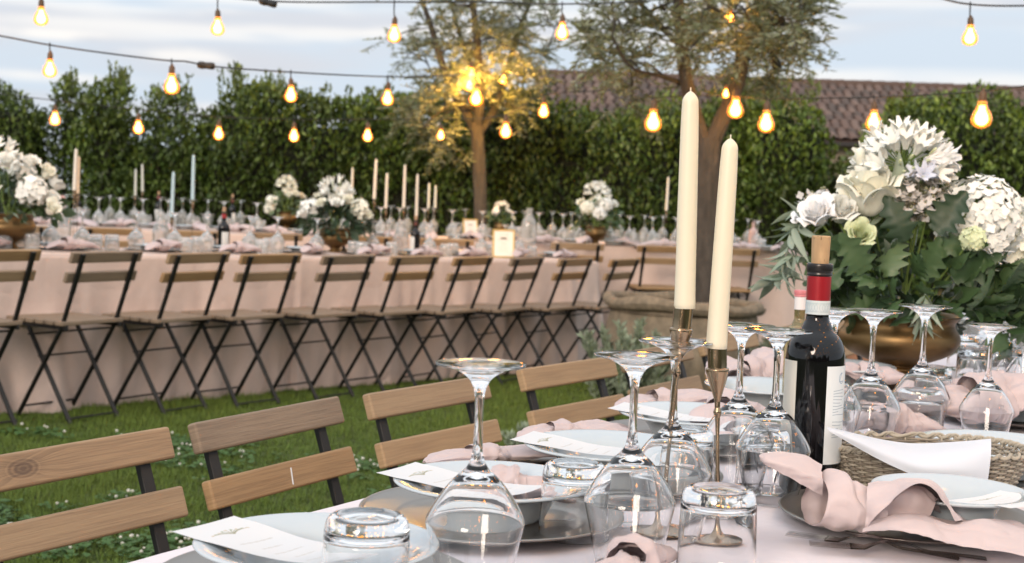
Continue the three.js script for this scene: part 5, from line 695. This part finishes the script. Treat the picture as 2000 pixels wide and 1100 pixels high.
// ---------------------------------------------------------------- the large bouquet in its brass urn
{
  const base = onN(1752, 738), d = -base.z, sc = LENS / d, urnTop = at(1755, 612, d).y, h = urnTop - base.y, r = 118 / sc;
  solo('brass_urn', urnGeo(r, h, 72), brassAged, 'wide aged brass footed urn holding the largest bouquet', 'urn', null, base);
  const o = V(base.x, urnTop - 0.02, base.z), t = thing('flower_bouquet', 'largest bouquet with white roses, hydrangea and dark leaves at the right', 'bouquet', o), L = (x, y, dz = 0) => at(x, y, d - dz).sub(o), R = rng(700);
  const look = V(0, 0.1, 1), C = V(0, -0.02, 0);
  const add = (name, g, mat, p, dir, s = 1, roll = 0) => { const m = part(name, g, mat, t); m.applyMatrix4(M4(p, dir, roll, s)); return m; };
  agapanthus(t, L(1764, 330, 0.02), V(0.02, 1, 0.16), 0.112, 48, 71, petalWhite);
  { const m = part('flower_spray', merge([0, 1, 2, 3, 4, 5].map((k) => put(trumpet, V(0.006 * k, 0.004 * (k % 3), 0.004 * (k % 2)), V(0.8 + 0.1 * Math.sin(k * 2), 0.25 * Math.cos(k * 2.2), 0.4 * Math.sin(k * 3)), k, 0.05))), petalPure, t); m.position.copy(L(1808, 312, 0.06)); }
  { const m = part('flower_spray', merge([0, 1, 2, 3].map((k) => put(trumpet, V(0.002 * k, 0, 0), V(Math.cos(k * 1.7), 0.6, 0.8 * Math.sin(k * 1.7) + 0.5), k, 0.042))), petalBlue, t); m.position.copy(L(1800, 348, 0.08)); }
  add('rose', roseGeo(0.074, 11), petalCream, L(1699, 418, 0.06), V(-0.12, 1, 0.25), 1, 0.7);
  add('rosebud', trumpetBud, petalCream, L(1680, 328, 0.03), V(-0.1, 1, 0.2), V(0.10, 0.05, 0.10).multiplyScalar(1));
  add('rose', roseGeo(0.042, 12), petalPure, L(1604, 436, 0.08), V(-0.5, 0.8, 0.6));
  add('rose', roseGeo(0.04, 13), petalWhite, L(1636, 430, 0.06), V(0.1, 0.8, 0.7), 1, 1); add('rose', roseGeo(0.026, 19), petalPure, L(1580, 430, 0.02), V(-0.8, 0.6, 0.3));
  add('rose', roseGeo(0.034, 14), petalGreenish, L(1676, 468, 0.10), V(0.0, 0.5, 0.9), 1, 2);
  add('hydrangea_head', hydrangeaGeo(0.1, 300, 15, 0.0125), petalWhite, L(1918, 432, 0.04), V(0.35, 0.8, 0.5)); add('hydrangea_head', hydrangeaGeo(0.075, 170, 16, 0.012), petalCream, L(1968, 480, 0.0), V(0.7, 0.4, 0.5));
  add('dahlia_head', merge(Array.from({ length: 34 }, (_, i) => { const y = 1 - 1.1 * (i + 0.5) / 34, a = i * 2.4, s = Math.sqrt(Math.max(0, 1 - y * y)); return put(slimLeaves[i % 3], V(0, 0, 0), V(s * Math.cos(a), y, s * Math.sin(a)), 0, 0.62 + 0.25 * (i / 34)); })), petalPure, L(1922, 472, 0.10), V(0.4, -0.25, 0.8));
  add('bud_head', hydrangeaGeo(0.026, 60, 18, 0.009), petalGreenish, L(1901, 466, 0.17), V(-0.3, 0.1, 1));
  for (const [x, y, z, rr, n, s] of [[1792, 372, 0.06, 0.045, 70, 21], [1768, 402, 0.08, 0.04, 60, 22], [1820, 366, 0.04, 0.04, 50, 23], [1790, 412, 0.09, 0.035, 46, 24], [1676, 418, 0.02, 0.028, 24, 25], [1585, 395, -0.02, 0.03, 24, 26]]) waxSpray(t, L(x, y, z), rr, n, s);
  add('long_leaf', blade({ len: 0.13, wid: 0.045, prof: ovate, cup: 0.5, curl: 0.1, seed: 3 }), greyLeaf[2], L(1742, 400, 0.07), V(0.12, 1, 0.1), 1, 0.4); add('long_leaf', blade({ len: 0.11, wid: 0.035, prof: ovate, cup: 0.5, curl: 0.2, seed: 4 }), greyLeaf[0], L(1752, 395, 0.05), V(0.3, 1, 0.1), 1, 0.2);
  // the big lobed leaves that face the table, then the fill behind and below
  for (const [x, y, z, dx, dy, roll, k, m, s] of [[1826, 452, 0.14, 0.3, 0.5, 0.1, 0, 2, 1.25], [1772, 470, 0.15, -0.3, 0.5, -0.2, 1, 2, 1.15], [1690, 530, 0.16, -0.5, 0.6, 0.2, 0, 1, 1.2], [1640, 560, 0.15, -0.6, 0.5, 0.0, 2, 1, 1.2], [1738, 540, 0.17, 0.0, 0.7, -0.2, 1, 3, 1.2], [1800, 545, 0.15, 0.3, 0.6, 0.3, 2, 1, 1.2], [1660, 500, 0.12, -0.8, 0.6, 0, 0, 0, 1.1], [1712, 560, 0.17, -0.4, 0.5, 0.4, 1, 1, 1.0], [1860, 540, 0.12, 0.6, 0.3, -0.2, 0, 0, 1.3], [1900, 580, 0.10, 0.8, -0.2, 0.2, 1, 1, 1.3], [1950, 560, 0.06, 0.9, 0.1, 0.1, 2, 0, 1.3], [1985, 545, 0.02, 0.9, 0.3, 0.1, 0, 2, 1.2], [1840, 490, 0.13, 0.5, 0.3, 0.2, 1, 1, 1.0]]) add('leaf', bigLeaves[k], leafMats[m], L(x, y, z), V(dx, dy, 0.35 * Math.sin(x * 0.7)), s * 0.8, roll + 0.8 * Math.sin(x));
  for (let i = 0; i < 210; i++) { const a = R() * 6.2832, el = -0.55 + 1.35 * R(), q = V(Math.cos(a) * Math.cos(el), Math.sin(el), Math.sin(a) * Math.cos(el)), s = 0.55 + 0.45 * R(), p = V(0.05 + q.x * 0.25 * s, 0.06 + q.y * 0.15 * s, q.z * 0.16 * s); if (p.y < 0.03 && p.z > -0.05 && p.x < r * 1.15) p.y = 0.035 + 0.05 * R(); const big = R() < 0.42; add('leaf', big ? bigLeaves[i % 3] : ovateLeaves[i % 2], leafMats[(i * 7) % 4 === 3 && R() < 0.6 ? 1 : (i * 7) % 3], p, q.clone().add(V((R() - 0.5) * 1.2, (R() - 0.35), (R() - 0.3) * 1.0)), 0.55 + 0.4 * R(), R() * 6); }
  for (let i = 0; i < 26; i++) { const f = R(); add('leaf', i % 2 ? bigLeaves[i % 3] : ovateLeaves[0], leafMats[i % 3], L(1885 + 160 * f, 515 + 105 * R(), 0.05 + 0.1 * (R() - 0.5)), V(0.6 + 0.4 * R(), -0.2 + R(), 0.5 * R()), 0.9 + 0.4 * R(), R() * 6); }
  // narrow grey green sprays
  slimSpray(t, [L(1610, 480, 0.05), L(1566, 440, 0.08), L(1545, 450, 0.10), L(1538, 500, 0.11)], 16, 31, greyLeaf, 1.0); slimSpray(t, [L(1600, 520, 0.08), L(1550, 500, 0.12), L(1528, 520, 0.13)], 12, 32, greyLeaf, 0.9); slimSpray(t, [L(1600, 560, 0.1), L(1540, 540, 0.12), L(1505, 548, 0.12)], 12, 33, greyLeaf, 1.1); slimSpray(t, [L(1620, 440, 0.0), L(1580, 405, -0.02), L(1555, 415, -0.02)], 10, 34, greyLeaf, 0.8);
  slimSpray(t, [L(1806, 560, 0.16), L(1806, 590, 0.17), L(1803, 612, 0.165), L(1800, 628, 0.16)], 20, 35, [greyLeaf[2], greyLeaf[0]], 0.85); slimSpray(t, [L(1840, 520, 0.1), L(1880, 500, 0.1), L(1915, 520, 0.1)], 10, 36, greyLeaf, 0.9); slimSpray(t, [L(1700, 460, 0.08), L(1690, 400, 0.02), L(1660, 380, 0.0)], 8, 37, greyLeaf, 0.7);
  part('stems', merge([[1762, 318, 0.02], [1697, 404, 0.05], [1604, 436, 0.08], [1636, 430, 0.06], [1676, 468, 0.1], [1918, 440, 0.04], [1922, 472, 0.1], [1901, 466, 0.15], [1792, 380, 0.06], [1820, 372, 0.04], [1808, 312, 0.06]].map(([x, y, z], i) => { const e = L(x, y, z); return tube([V(0.03 * Math.cos(i), -0.06, 0.03 * Math.sin(i)), V(e.x * 0.45, e.y * 0.4, e.z * 0.5), e], 0.0028, 8, 5); })), stemGreen, t);
}
// ---------------------------------------------------------------- strings of lamps
{
  const cableMat = std([0.012, 0.013, 0.014], 0.6), socketMat = std([0.10, 0.055, 0.025], 0.5), bulbHaloMat = new THREE.MeshPhysicalMaterial({ color: new THREE.Color().setRGB(1, 0.6, 0.24), emissive: new THREE.Color(1, 0.42, 0.07), emissiveIntensity: 10, roughness: 0.0, transmission: 0.965, thickness: 0, side: THREE.DoubleSide }), coreMat = new THREE.MeshStandardMaterial({ color: 0xfff0d0, emissive: new THREE.Color(1, 0.56, 0.18), emissiveIntensity: 30, roughness: 0.3 });  // outer globe glows amber to stand in for the halo around each lamp
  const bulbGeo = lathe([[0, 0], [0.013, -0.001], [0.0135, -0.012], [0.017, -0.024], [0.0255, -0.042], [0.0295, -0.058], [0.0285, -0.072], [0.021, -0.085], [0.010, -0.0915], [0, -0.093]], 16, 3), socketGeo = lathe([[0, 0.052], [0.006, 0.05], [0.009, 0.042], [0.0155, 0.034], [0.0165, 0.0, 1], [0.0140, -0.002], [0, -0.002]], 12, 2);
  const plug = lathe([[0, -0.05], [0.016, -0.048], [0.021, -0.03], [0.018, 0], [0.022, 0.02], [0.016, 0.045], [0, 0.05]], 10, 2).rotateZ(Math.PI / 2);
  let lampN = 0;
  const string = (label, cable, lamps, d, o = {}) => { // cable and lamps as [x, y, depth], points sighted along the photograph
    const t = thing('string_lights', label, 'string lights', [0, 0, 0], 0, null), W = (q) => at(q[0], q[1], q[2] ?? d);
    part('cable', tube(cable.map(W), o.r ?? 0.0042, cable.length * 10, 5), cableMat, t);
    for (const q of lamps) { const b = W(q), s = 0.8 * (q[4] ?? 1), top = W([q[0], q[3] ?? q[1] - 40, q[2] ?? d]); 
      const drop = part('drop_cord', tube([top.clone().add(V(0, 0.012, 0)), top.clone().lerp(b, 0.5), b.clone().add(V(0, 0.085 * s, 0))], 0.0035, 4, 5), cableMat, t);
      const so = part('socket', socketGeo, socketMat, t); so.position.copy(b).add(V(0, 0.045 * s, 0)); so.scale.setScalar(s); so.rotation.z = 0.06 * Math.sin(lampN * 2.1); const bu = part('bulb', bulbGeo, bulbHaloMat, t); bu.position.copy(b).add(V(0, 0.045 * s, 0)); bu.scale.set(1.42 * s, 1.2 * s, 1.42 * s); bu.castShadow = false; const gl = part('bulb_core', bulbGeo, coreMat, bu); gl.position.y = -0.016; gl.scale.set(0.62, 0.72, 0.62); gl.castShadow = false;  // globe enlarged past the real lamp so that it draws the halo
      const l = new THREE.PointLight(o.power ? 0xffbe58 : 0xffb45e, q[5] ?? o.power ?? 0.08, 0, 2); l.position.copy(b).add(V(0, -0.008, 0)); l.castShadow = true; l.shadow.radius = 1.4; l.shadow.mapSize.set(256, 256); l.name = 'bulb_light_' + lampN++; scene.add(l); }
    for (const q of o.plugs ?? []) { const m = part('connector', plug, cableMat, t); m.position.copy(W(q)); m.rotation.z = q[3] ?? -0.1; m.scale.setScalar(0.9); }
    return t;
  };
  string('topmost string of four lit bulbs crossing the sky into the trees', [[-150, -40, 6.6], [80, -14, 6.8], [280, -10, 7], [425, -6, 7], [540, 3, 7], [770, 4, 7.1], [940, 4, 7.2], [1098, 8, 7.2], [1300, -2, 7.4], [1500, -40, 7.5]], [[80, 28, 6.8, -12], [425, 48, 7, -4], [770, 62, 7.1, 4], [1098, 57, 7.2, 8]], 7, { plugs: [[523, 5, 7, -0.2]] });
  string('black cable with a lone lit bulb in the sky at the upper right', [[1700, -60, 6], [1850, 0, 6.2], [1902, 9, 6.2], [2010, 11, 6.2], [2200, 0, 6.2]], [[1895, 65, 6.2, 9]], 6.2);
  string('string of lit bulbs from the left edge to the slender olive tree', [[-120, 48, 6.6], [0, 70, 6.8], [97, 88, 7], [200, 103, 7], [335, 119, 7.1], [365, 120, 7.1], [400, 128, 7.2], [568, 141, 7.5], [757, 150, 8.2], [860, 148, 9.5], [922, 152, 11.6], [938, 170, 12.4]], [[97, 130, 7, 88], [335, 160, 7.1, 119, 1.15], [568, 180, 7.5, 141], [757, 187, 8.2, 150, 1.05]], 7, { plugs: [[402, 128, 7.2, -0.05]] });
  string('lower string of small lit bulbs hanging in front of the hedge at the left', [[-120, 170, 9.6], [107, 196, 9.6], [270, 214, 9.8], [427, 228, 10], [574, 233, 10.1], [718, 233, 10.3], [861, 233, 10.5], [988, 224, 9.6], [1062, 186, 9], [1200, 176, 8.6]], [[107, 228, 9.6, 196, 1.1], [270, 245, 9.8, 214, 1.1], [427, 257, 10, 228, 1.1], [574, 261, 10.1, 233, 1.1], [718, 261, 10.3, 233, 1.1], [861, 261, 10.5, 234, 0.9], [988, 251, 9.6, 224, 1.25], [1062, 213, 9, 187, 1.05]], 10, { r: 0.003 });
  string('string of larger lit bulbs from the thick olive tree to the right edge', [[1276, 192, 8.4], [1350, 186, 8.6], [1430, 188, 8.8], [1497, 193, 8], [1600, 192, 7.4], [1707, 190, 7], [1800, 186, 6.7], [1918, 178, 6.4], [2060, 160, 6.2]], [[1276, 231, 8.4, 192, 1.5], [1497, 233, 8, 193, 1.4], [1707, 231, 7, 190, 1.15], [1918, 219, 6.4, 178, 1.35]], 7, { r: 0.003 });
  string('lit bulbs wound into the fork of the slender olive tree', [[905, 120, 12.3], [922, 128, 12.2], [950, 132, 12.2], [985, 140, 12.3]], [[921, 142, 12.2, 126, 1.3], [917, 162, 12.25, 126, 1.3], [930, 186, 12.15, 132, 1.7], [983, 153, 12.4, 139, 0.9]], 12.2, { power: 1.7, r: 0.003 });
  string('lit bulbs wound into the branches of the thick olive tree', [[1400, 0, 8.8], [1428, 20, 8.8], [1440, 100, 8.75], [1436, 185, 8.7]], [[1428, 32, 8.9, 14, 0.7, 0.6], [1437, 206, 8.7, 185, 1.5], [1418, 180, 8.8, 165, 0.7]], 8.8, { power: 0.12, r: 0.003 });
  function string2(label, pts, n, power) { // unseen strings added over and behind the viewer for sparkle in the glasses
    const c = new THREE.CatmullRomCurve3(pts), t = thing('string_lights', label, 'string lights'); part('cable', tube(pts, 0.0042, 40, 5), cableMat, t);
    for (let k = 0; k < n; k++) { const b = c.getPointAt((k + 0.5) / n).add(V(0, -0.14, 0)); part('drop_cord', tube([b.clone().add(V(0, 0.14, 0)), b.clone().add(V(0, 0.07, 0))], 0.0035, 2, 5), cableMat, t); const so = part('socket', socketGeo, socketMat, t); so.position.copy(b).add(V(0, 0.045, 0)); const bu = part('bulb', bulbGeo, bulbHaloMat, t); bu.position.copy(b).add(V(0, 0.045, 0)); bu.scale.setScalar(1.2); const gl = part('bulb_core', bulbGeo, coreMat, bu); gl.position.y = -0.012; gl.scale.set(0.8, 0.85, 0.8);
      const l = new THREE.PointLight(0xffb45e, power, 0, 2); l.position.copy(b).add(V(0, -0.008, 0)); l.castShadow = true; l.shadow.radius = 1.4; l.name = 'bulb_light_' + lampN++; scene.add(l); } return t; }
  string2('added string of lit bulbs behind the viewer, left one, mirrored in the glasses', [V(-4.5, 2.5, 1.0), V(-1.5, 2.15, 1.8), V(2, 2.3, 2.4), V(5, 2.6, 2.6)], 8, 0.08);
  string2('added string of lit bulbs farther behind the viewer, mirrored in the glasses', [V(-6, 2.7, 4), V(-1, 2.3, 4.6), V(5, 2.6, 4.2)], 8, 0.08);
  string2('added string of lit bulbs above the near table beyond the right photo edge', [V(3.4, 2.5, -7), V(2.6, 2.2, -3.5), V(1.7, 2.25, -0.5), V(1.2, 2.4, 1)], 8, 0.08);
  string2('added string of lit bulbs hung directly above the near table, mirrored in the glasses', [V(-0.3, 2.1, 0.8), V(0.6, 1.98, -1.4), V(1.7, 2.15, -3.6)], 9, 0.06);
  const f = at(1514, 118, 8.7), t = thing('garden_spotlight', 'small black spotlight clamped in the thick olive tree', 'spotlight', f); // unlit, turned away
  part('lamp_housing', lathe([[0, 0.055], [0.02, 0.055, 1], [0.024, 0.02], [0.03, -0.05, 1], [0.027, -0.05, 1], [0, -0.04]], 14, 2).rotateZ(0.35), cableMat, t); part('bracket', merge([bar(V(0, 0.03, 0), V(0.03, 0.1, 0), 0.012, 0.006), bar(V(-0.01, -0.02, 0.01), V(-0.03, -0.11, 0.01), 0.012, 0.006)]), cableMat, t);
}
renderer.render(scene, camera);
